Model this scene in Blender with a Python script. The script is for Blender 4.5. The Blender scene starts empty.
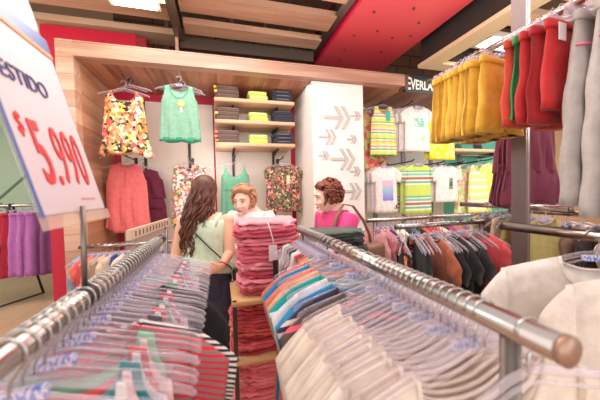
import bpy, bmesh, math, random
from mathutils import Vector, Matrix, noise
R = math.radians
PI = math.pi
rnd = random.Random(7)
scene = bpy.context.scene
COL = scene.collection

# ------------------------------------------------------------------ colours and materials
def lin(c):
    o = []
    for v in c:
        v = v / 255.0
        o.append(v / 12.92 if v <= 0.04045 else ((v + 0.055) / 1.055) ** 2.4)
    return (o[0], o[1], o[2], 1.0)

MATS = {}
def base_mat(name):
    m = bpy.data.materials.new(name)
    m.use_nodes = True
    nt = m.node_tree
    return m, nt, nt.nodes['Principled BSDF']

def bump(nt, b, scale, strength, dist=0.004, src=None):
    n = nt.nodes.new('ShaderNodeTexNoise'); n.inputs['Scale'].default_value = scale; n.inputs['Detail'].default_value = 3
    tc = nt.nodes.new('ShaderNodeTexCoord')
    nt.links.new(tc.outputs['Object'], n.inputs['Vector'])
    bp = nt.nodes.new('ShaderNodeBump'); bp.inputs['Strength'].default_value = strength; bp.inputs['Distance'].default_value = dist
    nt.links.new(n.outputs['Fac'], bp.inputs['Height'])
    nt.links.new(bp.outputs['Normal'], b.inputs['Normal'])

def plain(name, rgb, rough=0.6, metal=0.0, bumpy=None, spec=None, sheen=0.0):
    if name in MATS: return MATS[name]
    m, nt, b = base_mat(name)
    b.inputs['Base Color'].default_value = lin(rgb)
    b.inputs['Roughness'].default_value = rough
    b.inputs['Metallic'].default_value = metal
    if spec is not None: b.inputs['Specular IOR Level'].default_value = spec
    if sheen: b.inputs['Sheen Weight'].default_value = sheen
    if bumpy: bump(nt, b, *bumpy)
    MATS[name] = m
    return m

def cloth(rgb):
    """plain woven cloth with a faint mottle of the dye"""
    g_ = .3*rgb[0] + .55*rgb[1] + .15*rgb[2]
    rgb = tuple(int(v*.88 + g_*.12) for v in rgb)
    key = 'cloth_%d_%d_%d' % rgb
    if key in MATS: return MATS[key]
    m, nt, b = base_mat(key)
    tc = nt.nodes.new('ShaderNodeTexCoord')
    n = nt.nodes.new('ShaderNodeTexNoise'); n.inputs['Scale'].default_value = 30; n.inputs['Detail'].default_value = 4
    nt.links.new(tc.outputs['Object'], n.inputs['Vector'])
    r = nt.nodes.new('ShaderNodeValToRGB')
    c = lin(rgb)
    r.color_ramp.elements[0].position = 0.3; r.color_ramp.elements[0].color = (c[0]*.88, c[1]*.88, c[2]*.88, 1)
    r.color_ramp.elements[1].position = 0.7; r.color_ramp.elements[1].color = (min(1, c[0]*1.08), min(1, c[1]*1.08), min(1, c[2]*1.08), 1)
    nt.links.new(n.outputs['Fac'], r.inputs['Fac'])
    nt.links.new(r.outputs['Color'], b.inputs['Base Color'])
    b.inputs['Roughness'].default_value = 0.85
    b.inputs['Sheen Weight'].default_value = 0.15
    bump(nt, b, 45, 0.25, 0.004)
    MATS[key] = m
    return m

def ramp_const(nt, stops):
    r = nt.nodes.new('ShaderNodeValToRGB')
    cr = r.color_ramp; cr.interpolation = 'CONSTANT'
    cr.elements[0].position = stops[0][0]; cr.elements[0].color = lin(stops[0][1])
    cr.elements[1].position = stops[1][0]; cr.elements[1].color = lin(stops[1][1])
    for p, c in stops[2:]:
        e = cr.elements.new(p); e.color = lin(c)
    return r

def stripes(name, period, stops, axis=2, off=0.0, skew=0.0):
    """horizontal stripes: stops are fractions of one period"""
    if name in MATS: return MATS[name]
    m, nt, b = base_mat(name)
    tc = nt.nodes.new('ShaderNodeTexCoord'); sp = nt.nodes.new('ShaderNodeSeparateXYZ')
    nt.links.new(tc.outputs['Object'], sp.inputs[0])
    src = sp.outputs[axis]
    if skew:
        ab = nt.nodes.new('ShaderNodeMath'); ab.operation = 'ABSOLUTE'; nt.links.new(sp.outputs[0], ab.inputs[0])
        ma = nt.nodes.new('ShaderNodeMath'); ma.operation = 'MULTIPLY_ADD'; ma.inputs[1].default_value = skew
        nt.links.new(ab.outputs[0], ma.inputs[0]); nt.links.new(src, ma.inputs[2]); src = ma.outputs[0]
    d = nt.nodes.new('ShaderNodeMath'); d.operation = 'MULTIPLY_ADD'; d.inputs[1].default_value = 1/period; d.inputs[2].default_value = 100 + off
    nt.links.new(src, d.inputs[0])
    f = nt.nodes.new('ShaderNodeMath'); f.operation = 'FRACT'; nt.links.new(d.outputs[0], f.inputs[0])
    r = ramp_const(nt, stops); nt.links.new(f.outputs[0], r.inputs['Fac'])
    nt.links.new(r.outputs['Color'], b.inputs['Base Color'])
    b.inputs['Roughness'].default_value = 0.85
    bump(nt, b, 45, 0.25, 0.004)
    MATS[name] = m
    return m

def floral(name, cols, scale=45, warp=0.6):
    """irregular blotches of several colours, as on printed cloth"""
    if name in MATS: return MATS[name]
    m, nt, b = base_mat(name)
    tc = nt.nodes.new('ShaderNodeTexCoord')
    n = nt.nodes.new('ShaderNodeTexNoise'); n.inputs['Scale'].default_value = scale*.6; n.inputs['Detail'].default_value = 2
    nt.links.new(tc.outputs['Object'], n.inputs['Vector'])
    mx = nt.nodes.new('ShaderNodeMixRGB'); mx.blend_type = 'ADD'; mx.inputs[0].default_value = warp*2.2/scale
    nt.links.new(tc.outputs['Object'], mx.inputs[1]); nt.links.new(n.outputs['Color'], mx.inputs[2])
    v = nt.nodes.new('ShaderNodeTexVoronoi'); v.inputs['Scale'].default_value = scale
    nt.links.new(mx.outputs[0], v.inputs['Vector'])
    sp = nt.nodes.new('ShaderNodeSeparateColor'); nt.links.new(v.outputs['Color'], sp.inputs[0])
    k = len(cols)
    r = ramp_const(nt, [(i/k, c) for i, c in enumerate(cols)])
    nt.links.new(sp.outputs[0], r.inputs['Fac'])
    nt.links.new(r.outputs['Color'], b.inputs['Base Color'])
    b.inputs['Roughness'].default_value = 0.85
    bump(nt, b, 45, 0.25, 0.004)
    MATS[name] = m
    return m

def wood(name, c1, c2, axis=0, plank=0.16, paxis=2, seam=(120, 85, 65), rough=0.45):
    """planks along `axis`, seams across `paxis`"""
    if name in MATS: return MATS[name]
    m, nt, b = base_mat(name)
    tc = nt.nodes.new('ShaderNodeTexCoord')
    mp = nt.nodes.new('ShaderNodeMapping')
    sc = [14.0, 14.0, 14.0]; sc[axis] = 1.3
    mp.inputs['Scale'].default_value = sc
    nt.links.new(tc.outputs['Object'], mp.inputs['Vector'])
    sp = nt.nodes.new('ShaderNodeSeparateXYZ'); nt.links.new(tc.outputs['Object'], sp.inputs[0])
    dv = nt.nodes.new('ShaderNodeMath'); dv.operation = 'MULTIPLY_ADD'; dv.inputs[1].default_value = 1/plank; dv.inputs[2].default_value = 50.03
    nt.links.new(sp.outputs[paxis], dv.inputs[0])
    fl = nt.nodes.new('ShaderNodeMath'); fl.operation = 'FLOOR'; nt.links.new(dv.outputs[0], fl.inputs[0])
    wn = nt.nodes.new('ShaderNodeTexWhiteNoise'); wn.noise_dimensions = '1D'; nt.links.new(fl.outputs[0], wn.inputs['W'])
    n = nt.nodes.new('ShaderNodeTexNoise'); n.noise_dimensions = '4D'; n.inputs['Scale'].default_value = 1.0; n.inputs['Detail'].default_value = 5; n.inputs['Distortion'].default_value = 0.6
    nt.links.new(mp.outputs[0], n.inputs['Vector'])
    w4 = nt.nodes.new('ShaderNodeMath'); w4.operation = 'MULTIPLY'; w4.inputs[1].default_value = 20; nt.links.new(wn.outputs['Value'], w4.inputs[0])
    nt.links.new(w4.outputs[0], n.inputs['W'])
    mixf = nt.nodes.new('ShaderNodeMath'); mixf.operation = 'MULTIPLY_ADD'; mixf.inputs[1].default_value = 0.35; mixf.inputs[2].default_value = -0.17
    nt.links.new(wn.outputs['Value'], mixf.inputs[0])
    ad = nt.nodes.new('ShaderNodeMath'); ad.operation = 'ADD'; nt.links.new(mixf.outputs[0], ad.inputs[0]); nt.links.new(n.outputs['Fac'], ad.inputs[1])
    r = nt.nodes.new('ShaderNodeValToRGB')
    r.color_ramp.elements[0].position = 0.3; r.color_ramp.elements[0].color = lin(c1)
    r.color_ramp.elements[1].position = 0.7; r.color_ramp.elements[1].color = lin(c2)
    nt.links.new(ad.outputs[0], r.inputs['Fac'])
    fr = nt.nodes.new('ShaderNodeMath'); fr.operation = 'FRACT'; nt.links.new(dv.outputs[0], fr.inputs[0])
    lt = nt.nodes.new('ShaderNodeMath'); lt.operation = 'LESS_THAN'; lt.inputs[1].default_value = 0.02; nt.links.new(fr.outputs[0], lt.inputs[0])
    mx = nt.nodes.new('ShaderNodeMixRGB'); nt.links.new(lt.outputs[0], mx.inputs[0]); nt.links.new(r.outputs['Color'], mx.inputs[1]); mx.inputs[2].default_value = lin(seam)
    nt.links.new(mx.outputs[0], b.inputs['Base Color'])
    b.inputs['Roughness'].default_value = rough
    MATS[name] = m
    return m

def clear_plastic(name, rgb=(245, 240, 246), opac=0.34, rough=0.12):
    if name in MATS: return MATS[name]
    m, nt, b = base_mat(name)
    b.inputs['Base Color'].default_value = lin(rgb)
    b.inputs['Roughness'].default_value = rough
    b.inputs['Specular IOR Level'].default_value = 0.6
    t = nt.nodes.new('ShaderNodeBsdfTransparent')
    lw = nt.nodes.new('ShaderNodeLayerWeight'); lw.inputs['Blend'].default_value = 0.35
    ma = nt.nodes.new('ShaderNodeMath'); ma.operation = 'MULTIPLY_ADD'; ma.inputs[1].default_value = 0.55; ma.inputs[2].default_value = opac - 0.14; ma.use_clamp = True
    nt.links.new(lw.outputs['Facing'], ma.inputs[0])
    mx = nt.nodes.new('ShaderNodeMixShader')
    nt.links.new(ma.outputs[0], mx.inputs[0]); nt.links.new(t.outputs[0], mx.inputs[1]); nt.links.new(b.outputs[0], mx.inputs[2])
    nt.links.new(mx.outputs[0], nt.nodes['Material Output'].inputs['Surface'])
    MATS[name] = m
    return m

def emit(name, rgb, strength):
    if name in MATS: return MATS[name]
    m, nt, b = base_mat(name)
    b.inputs['Base Color'].default_value = lin(rgb)
    b.inputs['Emission Color'].default_value = lin(rgb)
    b.inputs['Emission Strength'].default_value = strength
    MATS[name] = m
    return m

# ------------------------------------------------------------------ mesh helpers
class MB:
    def __init__(s): s.v = []; s.f = []
    def add(s, vs, fs):
        o = len(s.v); s.v += [tuple(x) for x in vs]; s.f += [tuple(i + o for i in q) for q in fs]; return s
    def box(s, x0, x1, y0, y1, z0, z1):
        vs = [(x, y, z) for z in (z0, z1) for y in (y0, y1) for x in (x0, x1)]
        return s.add(vs, [(0, 2, 3, 1), (4, 5, 7, 6), (0, 1, 5, 4), (2, 6, 7, 3), (0, 4, 6, 2), (1, 3, 7, 5)])
    def quadprism(s, pts, d):
        """closed prism: polygon pts swept by vector d"""
        n = len(pts); d = Vector(d)
        vs = [Vector(p) for p in pts] + [Vector(p) + d for p in pts]
        fs = [tuple(range(n - 1, -1, -1)), tuple(range(n, 2*n))] + [(i, (i+1) % n, n + (i+1) % n, n + i) for i in range(n)]
        return s.add(vs, fs)
    def tube(s, pts, rad, seg=8, flat=1.0, up=None):
        """tube with round-ish caps along pts; rad number or list; flat scales the second axis"""
        pts = [Vector(p) for p in pts]; n = len(pts)
        rads = rad if isinstance(rad, (list, tuple)) else [rad]*n
        t0 = (pts[1] - pts[0]).normalized()
        ref = Vector(up) if up else (Vector((0, 0, 1)) if abs(t0.z) < .9 else Vector((1, 0, 0)))
        a = (ref - t0*ref.dot(t0)).normalized()
        vs = []
        for i, p in enumerate(pts):
            t = (pts[min(i+1, n-1)] - pts[max(i-1, 0)]).normalized()
            if up: a = (Vector(up) - t*Vector(up).dot(t))
            else: a = a - t*a.dot(t)
            if a.length < 1e-6: a = t.orthogonal()
            a.normalize(); bb = t.cross(a)
            for k in range(seg):
                th = 2*PI*k/seg
                vs.append(p + a*math.cos(th)*rads[i] + bb*math.sin(th)*rads[i]*flat)
        fs = []
        for i in range(n-1):
            for k in range(seg):
                k2 = (k+1) % seg
                fs.append((i*seg+k, i*seg+k2, (i+1)*seg+k2, (i+1)*seg+k))
        fs.append(tuple(range(seg-1, -1, -1))); fs.append(tuple((n-1)*seg+k for k in range(seg)))
        return s.add(vs, fs)
    def loft(s, rings, seg=20, power=2.0):
        """rings: (centre, rx, ry, yaw) stacked bottom to top, closed ends"""
        vs = []
        for c, rx, ry, yaw in rings:
            cy, sy = math.cos(yaw), math.sin(yaw)
            for k in range(seg):
                th = 2*PI*k/seg
                x = rx*math.copysign(abs(math.cos(th))**(2/power), math.cos(th)); y = ry*math.copysign(abs(math.sin(th))**(2/power), math.sin(th))
                vs.append((c[0] + x*cy - y*sy, c[1] + x*sy + y*cy, c[2]))
        fs = []; n = len(rings)
        for i in range(n-1):
            for k in range(seg):
                k2 = (k+1) % seg
                fs.append((i*seg+k, i*seg+k2, (i+1)*seg+k2, (i+1)*seg+k))
        fs.append(tuple(range(seg-1, -1, -1))); fs.append(tuple((n-1)*seg+k for k in range(seg)))
        return s.add(vs, fs)
    def ball(s, c, r, rot=None, seg=16, rings=10, fn=None):
        c = Vector(c); r = (r, r, r) if not isinstance(r, (tuple, list)) else r
        vs = [Vector((0, 0, -1))]
        for i in range(1, rings):
            ph = -PI/2 + PI*i/rings
            for k in range(seg):
                th = 2*PI*k/seg
                vs.append(Vector((math.cos(ph)*math.cos(th), math.cos(ph)*math.sin(th), math.sin(ph))))
        vs.append(Vector((0, 0, 1)))
        out = []
        for v in vs:
            w = Vector((v.x*r[0], v.y*r[1], v.z*r[2]))
            if fn: w = fn(w, v)
            if rot: w = rot @ w
            out.append(c + w)
        fs = [(0, 1 + (k+1) % seg, 1 + k) for k in range(seg)]
        for i in range(rings-2):
            for k in range(seg):
                a = 1 + i*seg; k2 = (k+1) % seg
                fs.append((a+k, a+k2, a+seg+k2, a+seg+k))
        t = len(vs)-1; a = 1 + (rings-2)*seg
        fs += [(a+k, a+(k+1) % seg, t) for k in range(seg)]
        return s.add(out, fs)
    def mesh(s, name, mat, smooth=True):
        me = bpy.data.meshes.new(name)
        me.from_pydata([tuple(v) for v in s.v], [], s.f)
        me.materials.append(mat)
        if smooth:
            me.polygons.foreach_set('use_smooth', [True]*len(me.polygons))
        me.update()
        return me
    def build(s, name, mat, parent=None, loc=(0, 0, 0), rotz=0.0, smooth=True, rot=None):
        return put(name, s.mesh(name, mat, smooth), parent, loc, rotz, rot)

def put(name, me, parent=None, loc=(0, 0, 0), rotz=0.0, rot=None):
    o = bpy.data.objects.new(name, me); COL.objects.link(o)
    o.location = loc; o.rotation_euler = rot if rot else (0, 0, rotz)
    if parent: o.parent = parent
    return o

def rbox(sx, sy, sz, r=0.01, seg=2):
    """bevelled box centred in x,y, standing on z=0"""
    bm = bmesh.new()
    bmesh.ops.create_cube(bm, size=1)
    bmesh.ops.scale(bm, vec=(sx, sy, sz), verts=bm.verts)
    bmesh.ops.translate(bm, vec=(0, 0, sz/2), verts=bm.verts)
    bmesh.ops.bevel(bm, geom=bm.edges[:], offset=r, segments=seg, affect='EDGES', profile=0.5)
    mb = MB(); bm.verts.index_update()
    mb.add([v.co.copy() for v in bm.verts], [[v.index for v in f.verts] for f in bm.faces]); bm.free()
    return mb

def tag(o, label=None, cat=None, group=None, kind=None):
    if label: o['label'] = label
    if cat: o['category'] = cat
    if group: o['group'] = group
    if kind: o['kind'] = kind
    return o

def thing(name, label, cat, loc=(0, 0, 0), rotz=0.0, group=None):
    return tag(put(name, None, None, loc, rotz), label, cat, group)

def struct(o, label=None):
    o['kind'] = 'structure'
    if label: o['label'] = label
    return o

def dup(root, loc, rotz=0.0, label=None, group=None, rot=None):
    r = root.copy(); COL.objects.link(r); r.location = loc; r.rotation_euler = rot if rot else (0, 0, rotz)
    if label: r['label'] = label
    if group: r['group'] = group
    for ch in list(root.children):
        c = ch.copy(); COL.objects.link(c); c.parent = r
        for g in list(ch.children):
            d = g.copy(); COL.objects.link(d); d.parent = c
    return r

def text_mb(s, w, h, depth=0.002, warp=None, off=.02):
    """lettering scaled to fit w x h, in the local XZ plane reading along +X, front towards -Y"""
    cu = bpy.data.curves.new('lettering', 'FONT'); cu.body = s; cu.extrude = 0.01; cu.offset = off
    ob = bpy.data.objects.new('lettering', cu); COL.objects.link(ob)
    dg = bpy.context.evaluated_depsgraph_get()
    me = bpy.data.meshes.new_from_object(ob.evaluated_get(dg))
    xs = [v.co.x for v in me.vertices]; ys = [v.co.y for v in me.vertices]
    x0, x1, y0, y1 = min(xs), max(xs), min(ys), max(ys)
    mb = MB(); vs = []
    for v in me.vertices:
        u = (v.co.x - x0)/(x1 - x0); q = (v.co.y - y0)/(y1 - y0)
        z = q*h
        if warp: z = warp(u, q)*h
        vs.append((u*w, -depth if v.co.z > 0 else 0.0, z))
    mb.add(vs, [list(p.vertices) for p in me.polygons])
    bpy.data.objects.remove(ob); bpy.data.meshes.remove(me); bpy.data.curves.remove(cu)
    return mb

# ------------------------------------------------------------------ shared materials
M_chrome = plain('chrome', (184, 174, 168), .2, 1.0)
M_steel = plain('brushed_steel', (128, 118, 112), 0.38, 0.85)
M_darksteel = plain('dark_steel', (72, 64, 60), 0.5, 0.6)
M_hook = plain('hook_wire', (190, 186, 182), 0.22, 1.0)
M_clear = clear_plastic('clear_hanger_plastic', (226, 212, 222), .25)
M_white = plain('white_paint', (238, 228, 218), 0.5)
M_paper = plain('shade_toned_card', (222, 204, 209), .6)  # white card darkened to pinkish grey, its shade put into the colour
M_black = plain('black_paint', (30, 27, 26), 0.5)
M_redpaint = plain('crimson_paint', (196, 26, 58), 0.42)
M_coralpaint = plain('coral_red_paint', (226, 82, 92), .45)
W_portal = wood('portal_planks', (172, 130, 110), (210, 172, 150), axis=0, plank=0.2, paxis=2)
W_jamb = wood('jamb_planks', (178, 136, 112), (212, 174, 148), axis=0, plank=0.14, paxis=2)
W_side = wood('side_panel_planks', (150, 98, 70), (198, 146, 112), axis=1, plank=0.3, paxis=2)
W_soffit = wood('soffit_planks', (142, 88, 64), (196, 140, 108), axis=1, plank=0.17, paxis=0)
W_board = wood('ceiling_board_wood', (172, 128, 104), (206, 164, 136), axis=0, plank=0.4, paxis=1)
W_boarddark = wood('ceiling_board_brown_wood', (168, 136, 110), (198, 166, 138), axis=0, plank=0.4, paxis=1)  # browner wood of the boards left of the steel beam
W_shelf = wood('shelf_wood', (206, 160, 124), (228, 188, 152), axis=0, plank=0.5, paxis=1)

# ------------------------------------------------------------------ garment builder
def g_cols(hw, nw, sw):
    A = [nw*math.sin(PI/2*i/7) for i in range(8)]
    n1 = 3
    A += [nw + sw*(i+1)/n1 for i in range(n1)]
    rest = hw - nw - sw
    if rest > 1e-4:
        A += [nw + sw + rest*(1 - math.cos(PI/2*(i+1)/7)) for i in range(7)]
    return [-a for a in reversed(A[1:])] + A

def sheet_solid(cols, rows, ff, fb):
    """closed solid from a front and a back sheet of the same grid"""
    nc, nr = len(cols), rows
    vs = [ff(i, j) for j in range(nr) for i in range(nc)] + [fb(i, j) for j in range(nr) for i in range(nc)]
    N = nc*nr; fs = []
    for j in range(nr-1):
        for i in range(nc-1):
            a, b_, c, d = j*nc+i, j*nc+i+1, (j+1)*nc+i+1, (j+1)*nc+i
            fs.append((a, d, c, b_)); fs.append((N+a, N+b_, N+c, N+d))
    per = [(0, i) for i in range(nc)] + [(j, nc-1) for j in range(1, nr)] + [(nr-1, i) for i in range(nc-2, -1, -1)] + [(j, 0) for j in range(nr-2, 0, -1)]
    for k in range(len(per)):
        (j0, i0), (j1, i1) = per[k], per[(k+1) % len(per)]
        a, b_ = j0*nc+i0, j1*nc+i1
        fs.append((a, b_, N+b_, N+a))
    return vs, fs

def smooth01(t):
    t = max(0.0, min(1.0, t)); return t*t*(3-2*t)

def garment(hw=.2, hem=.22, L=.6, nw=.09, nf=.09, nb=.02, sw=None, slope=.25, arm=.18, sleeve=None,
            thick=.02, fold=.008, nfold=5, seed=0, hemwave=0.0, hemside=0.0, rows=16, waist=0.0):
    """returns (body MB, [sleeve MBs], neck band MB); x width, z down from the neck point, front is -y"""
    r = random.Random(seed)
    if sw is None: sw = hw - nw
    ph = [r.uniform(0, 6.28) for _ in range(6)]
    cols = g_cols(hw, nw, sw)
    def ztop(x, d):
        a = abs(x)
        if a <= nw: return -d*math.sqrt(max(0, 1-(a/nw)**2))
        if a <= nw + sw + 1e-5: return -slope*(a-nw)
        q = (a-nw-sw)/(hw-nw-sw)
        return -slope*sw - arm*math.sqrt(max(0, 1-(1-q)**2))
    def pt(i, j, d, side):
        x0 = cols[i]; u = x0/hw; v = j/(rows-1)
        zt = ztop(x0, d)
        zb = -L + hemwave*math.sin(u*7+ph[0]) - hemside*(abs(u)**2)
        z = zt + (zb-zt)*v
        t = max(0, min(1, -z/L))
        W = hw + (hem-hw)*t**1.2 - waist*math.sin(PI*t)
        x = x0*W/hw
        th = thick*math.sqrt(max(0, 1-u**4))*(.25+.75*smooth01(t*3.5))
        fo = fold*smooth01((t-.12)*1.4)*(math.sin(u*nfold*2.2+ph[1+(side > 0)]+1.2*math.sin(z*9+ph[3]))+.5*math.sin(u*nfold*4.7+ph[4]+side))
        return (x + .25*fo, side*th + fo, z + .4*fo*v)
    b = MB(); b.add(*sheet_solid(cols, rows, lambda i, j: pt(i, j, nf, -1), lambda i, j: pt(i, j, nb, 1)))
    sl = []
    if sleeve:
        sl_len, sl_w, drop = sleeve
        n, m = 9, 9
        for sg in (-1, 1):
            def sp(i, j, side):
                q = i/(n-1); v = j/(m-1)
                a = hw - .012 + sl_len*q
                ztp = -slope*(hw-nw) - drop*q**1.3 + .004
                zbt = -slope*(hw-nw) - sl_w - drop*.35*q
                z = ztp + (zbt-ztp)*v
                th = thick*.9*math.sqrt(max(0, 1-(2*v-1)**2)) + .001
                fo = fold*.6*math.sin(v*9+ph[5]+q*4)
                return (sg*(a - .02*v*q), side*th + fo, z)
            s = MB(); s.add(*sheet_solid(range(n), m, (lambda i, j: sp(i, j, -1)), (lambda i, j: sp(i, j, 1))))
            sl.append(s)
    # neck band: once round the neckline
    pts = []
    for k in range(13):
        x = nw*math.cos(PI - PI*k/12); c = min(range(len(cols)), key=lambda i: abs(cols[i]-x))
        p = pt(c, 0, nf, -1); pts.append((p[0], p[1]-.001, p[2]))
    for k in range(1, 12):
        x = nw*math.cos(PI*k/12); c = min(range(len(cols)), key=lambda i: abs(cols[i]-x))
        p = pt(c, 0, nb, 1); pts.append((p[0], p[1]+.001, p[2]))
    pts.append(pts[0])
    clean = [pts[0]]
    for p in pts[1:]:
        if (Vector(p)-Vector(clean[-1])).length > .002: clean.append(p)
    nb_ = MB(); nb_.tube(clean, .0045, 6)
    return b, sl, nb_

def bottoms(hw=.17, L=.32, crotch=.2, hem=.1, thick=.03, fold=.006, seed=0, taper=1.0, rows=12, cuff=True):
    """shorts or trousers hung by the waist: x width, z down from the waistband"""
    r = random.Random(seed); ph = [r.uniform(0, 6.28) for _ in range(4)]
    cols = [-1+2*i/20 for i in range(21)]
    def pt(i, j, side):
        u = cols[i]; v = j/(rows-1)
        zb = -L if abs(u) > .12 else -crotch - (L-crotch)*max(0, (abs(u)-.05))/.07*.5
        z = zb*v; t = min(1, -z/L)
        W = hw*(1+(taper-1)*t)
        x = u*W
        if -z > crotch*.8: x += math.copysign(.012*smooth01((-z-crotch*.8)/.1), u) if u else 0
        th = thick*math.sqrt(max(0, 1-u**4))*(.45+.55*smooth01(t*3))
        if abs(u) < .12 and -z > crotch*.7: th *= .6
        fo = fold*smooth01(t*1.6)*(math.sin(u*8+ph[0]+side)+math.sin(z*30+ph[1]+u*3)*.7)
        return (x, side*th+fo, z)
    b = MB(); b.add(*sheet_solid(cols, rows, lambda i, j: pt(i, j, -1), lambda i, j: pt(i, j, 1)))
    band = MB()
    band.loft([((0, 0, -.032), hw*1.01+.002, thick*.62+.002, 0), ((0, 0, -.028), hw*1.01+.004, thick*.62+.005, 0), ((0, 0, -.002), hw+.004, thick*.5+.005, 0), ((0, 0, .003), hw, thick*.45, 0)], 24, 3.0)
    return b, band

def add_garment(name, label, cat, g, mat, loc, rotz=0.0, trim=None, group=None, sleeve_mat=None, rot=None):
    body, sl, nb = g
    o = body.build(name, mat, None, loc, rotz, rot=rot); tag(o, label, cat, group)
    for s in sl: s.build('sleeve', sleeve_mat or mat, o)
    if trim: nb.build('neck_band', trim, o)
    return o

# ------------------------------------------------------------------ camera
YAW, PIT, ROLL, EYE = R(15.75), R(-1.75), R(1.4), 1.45
fw = Vector((math.sin(YAW)*math.cos(PIT), math.cos(YAW)*math.cos(PIT), math.sin(PIT)))
r0 = Vector((math.cos(YAW), -math.sin(YAW), 0)); u0 = r0.cross(fw)
rt = r0*math.cos(ROLL) - u0*math.sin(ROLL); upv = u0*math.cos(ROLL) + r0*math.sin(ROLL)
cd = bpy.data.cameras.new('camera'); cam = bpy.data.objects.new('camera', cd); COL.objects.link(cam)
cam.matrix_world = Matrix(((rt.x, upv.x, -fw.x, 0), (rt.y, upv.y, -fw.y, 0), (rt.z, upv.z, -fw.z, EYE), (0, 0, 0, 1)))
cd.sensor_width = 36; cd.lens = 36*280/600; cd.clip_start = 0.02
cd.dof.use_dof = True; cd.dof.focus_distance = 2.6; cd.dof.aperture_fstop = 2.8
scene.camera = cam

# ------------------------------------------------------------------ the setting
def sbox(name, mat, x0, x1, y0, y1, z0, z1, label=None):
    mb = MB(); mb.box(x0, x1, y0, y1, z0, z1)
    return struct(mb.build(name, mat, smooth=False), label)

def tile_floor():
    m, nt, b = base_mat('floor_tile')
    tc = nt.nodes.new('ShaderNodeTexCoord')
    br = nt.nodes.new('ShaderNodeTexBrick'); br.offset = 0
    br.inputs['Scale'].default_value = 1.0; br.inputs['Brick Width'].default_value = .6; br.inputs['Row Height'].default_value = .6; br.inputs['Mortar Size'].default_value = .004
    br.inputs['Color1'].default_value = lin((205, 170, 138)); br.inputs['Color2'].default_value = lin((198, 162, 130)); br.inputs['Mortar'].default_value = lin((170, 136, 108))
    nt.links.new(tc.outputs['Object'], br.inputs['Vector']); nt.links.new(br.outputs['Color'], b.inputs['Base Color'])
    b.inputs['Roughness'].default_value = .35
    return m
sbox('floor', tile_floor(), -7, 8, -3, 8, -.1, 0)
sbox('ceiling', plain('ceiling_dark', (150, 124, 106), .9), -7, 8, -.6, 8, 3.95, 4.05)

def brickwall():
    m, nt, b = base_mat('brown_block_wall')
    tc = nt.nodes.new('ShaderNodeTexCoord'); mp = nt.nodes.new('ShaderNodeMapping'); mp.inputs['Rotation'].default_value = (R(90), 0, 0)
    br = nt.nodes.new('ShaderNodeTexBrick')
    br.inputs['Scale'].default_value = 1.0; br.inputs['Brick Width'].default_value = .55; br.inputs['Row Height'].default_value = .2; br.inputs['Mortar Size'].default_value = .012
    br.inputs['Color1'].default_value = lin((128, 88, 66)); br.inputs['Color2'].default_value = lin((112, 78, 60)); br.inputs['Mortar'].default_value = lin((70, 52, 42))
    nt.links.new(tc.outputs['Object'], mp.inputs['Vector']); nt.links.new(mp.outputs[0], br.inputs['Vector']); nt.links.new(br.outputs['Color'], b.inputs['Base Color'])
    b.inputs['Roughness'].default_value = .8
    return m
sbox('wall_back_upper', brickwall(), -1.3, 8, 4.3, 4.4, 2.4, 3.95)
sbox('wall_back', plain('red_back_wall', (206, 34, 70), .5), -1.32, 2.0, 3.82, 3.9, 0, 2.68)
M_wpanel = plain('white_wall_panel', (236, 222, 210), .45)
sbox('wall_panel_white', M_wpanel, -1.12, -.07, 3.78, 3.82, 0, 2.58)
sbox('wall_panel_white_shelving', M_wpanel, -.05, .95, 3.785, 3.82, 0, 2.58)
sbox('wall_panel_white_narrow', M_wpanel, 1.03, 2.1, 3.78, 3.82, 0, 2.68)
sbox('wall_back_right', plain('cool_white_wall', (226, 222, 222), .5), 2.0, 3.55, 3.82, 3.9, 0, 2.68)
sbox('wall_back_teal', plain('teal_wall', (96, 190, 170), .5), 3.55, 5.3, 3.82, 3.9, 0, 2.8)
sbox('wall_back_far_right', plain('tan_wall', (214, 178, 140), .6), 5.3, 8, 3.82, 3.9, 0, 4)
sbox('wall_right', plain('beige_wall', (206, 180, 158), .7), 7.9, 8, .5, 4, 0, 4)
sbox('wall_left', plain('pale_wall', (214, 220, 206), .7), -7, -6.9, -3, 8, 0, 4)
sbox('wall_left_green', plain('green_panel', (176, 204, 176), .5), -6.9, -1.4, 6.3, 6.4, 0, 4)
g = MB(); g.quadprism([(-5.0, 6.285, 2.25), (-4.96, 6.285, 2.28), (-3.2, 6.285, .9), (-3.24, 6.285, .87)], (0, .015, 0))
struct(g.build('trim_1', plain('green_seam', (96, 128, 104), .6), smooth=False), 'dark seam across the green wall panel')
g = MB(); g.quadprism([(-4.05, 6.285, 1.25), (-4.03, 6.285, 1.22), (-3.4, 6.285, 1.85), (-3.42, 6.285, 1.88)], (0, .015, 0))
struct(g.build('trim_2', MATS['green_seam'], smooth=False))

# wooden portal: front board, left jamb, inner side panel, soffit
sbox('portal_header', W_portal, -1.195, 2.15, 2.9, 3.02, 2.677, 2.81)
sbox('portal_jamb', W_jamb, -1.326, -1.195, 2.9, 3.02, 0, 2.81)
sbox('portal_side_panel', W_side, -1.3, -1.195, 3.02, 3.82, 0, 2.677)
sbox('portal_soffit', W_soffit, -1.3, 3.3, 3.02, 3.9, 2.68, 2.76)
sbox('portal_end_board', plain('dark_wood_end', (104, 70, 52), .6), 2.15, 2.2, 2.9, 3.02, 2.64, 2.81)
# red portal behind it
sbox('trim_3', M_redpaint, -1.62, -1.33, 3.3, 3.9, 0, 3.12, 'crimson pillar behind the wooden portal')
sbox('trim_4', M_redpaint, -1.33, -.8, 3.3, 3.9, 2.83, 3.12, 'crimson header behind the wooden portal')
sbox('trim_5', plain('deep_red_end', (150, 24, 40), .5), -.8, -.7, 3.3, 3.9, 2.83, 3.1)

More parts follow.
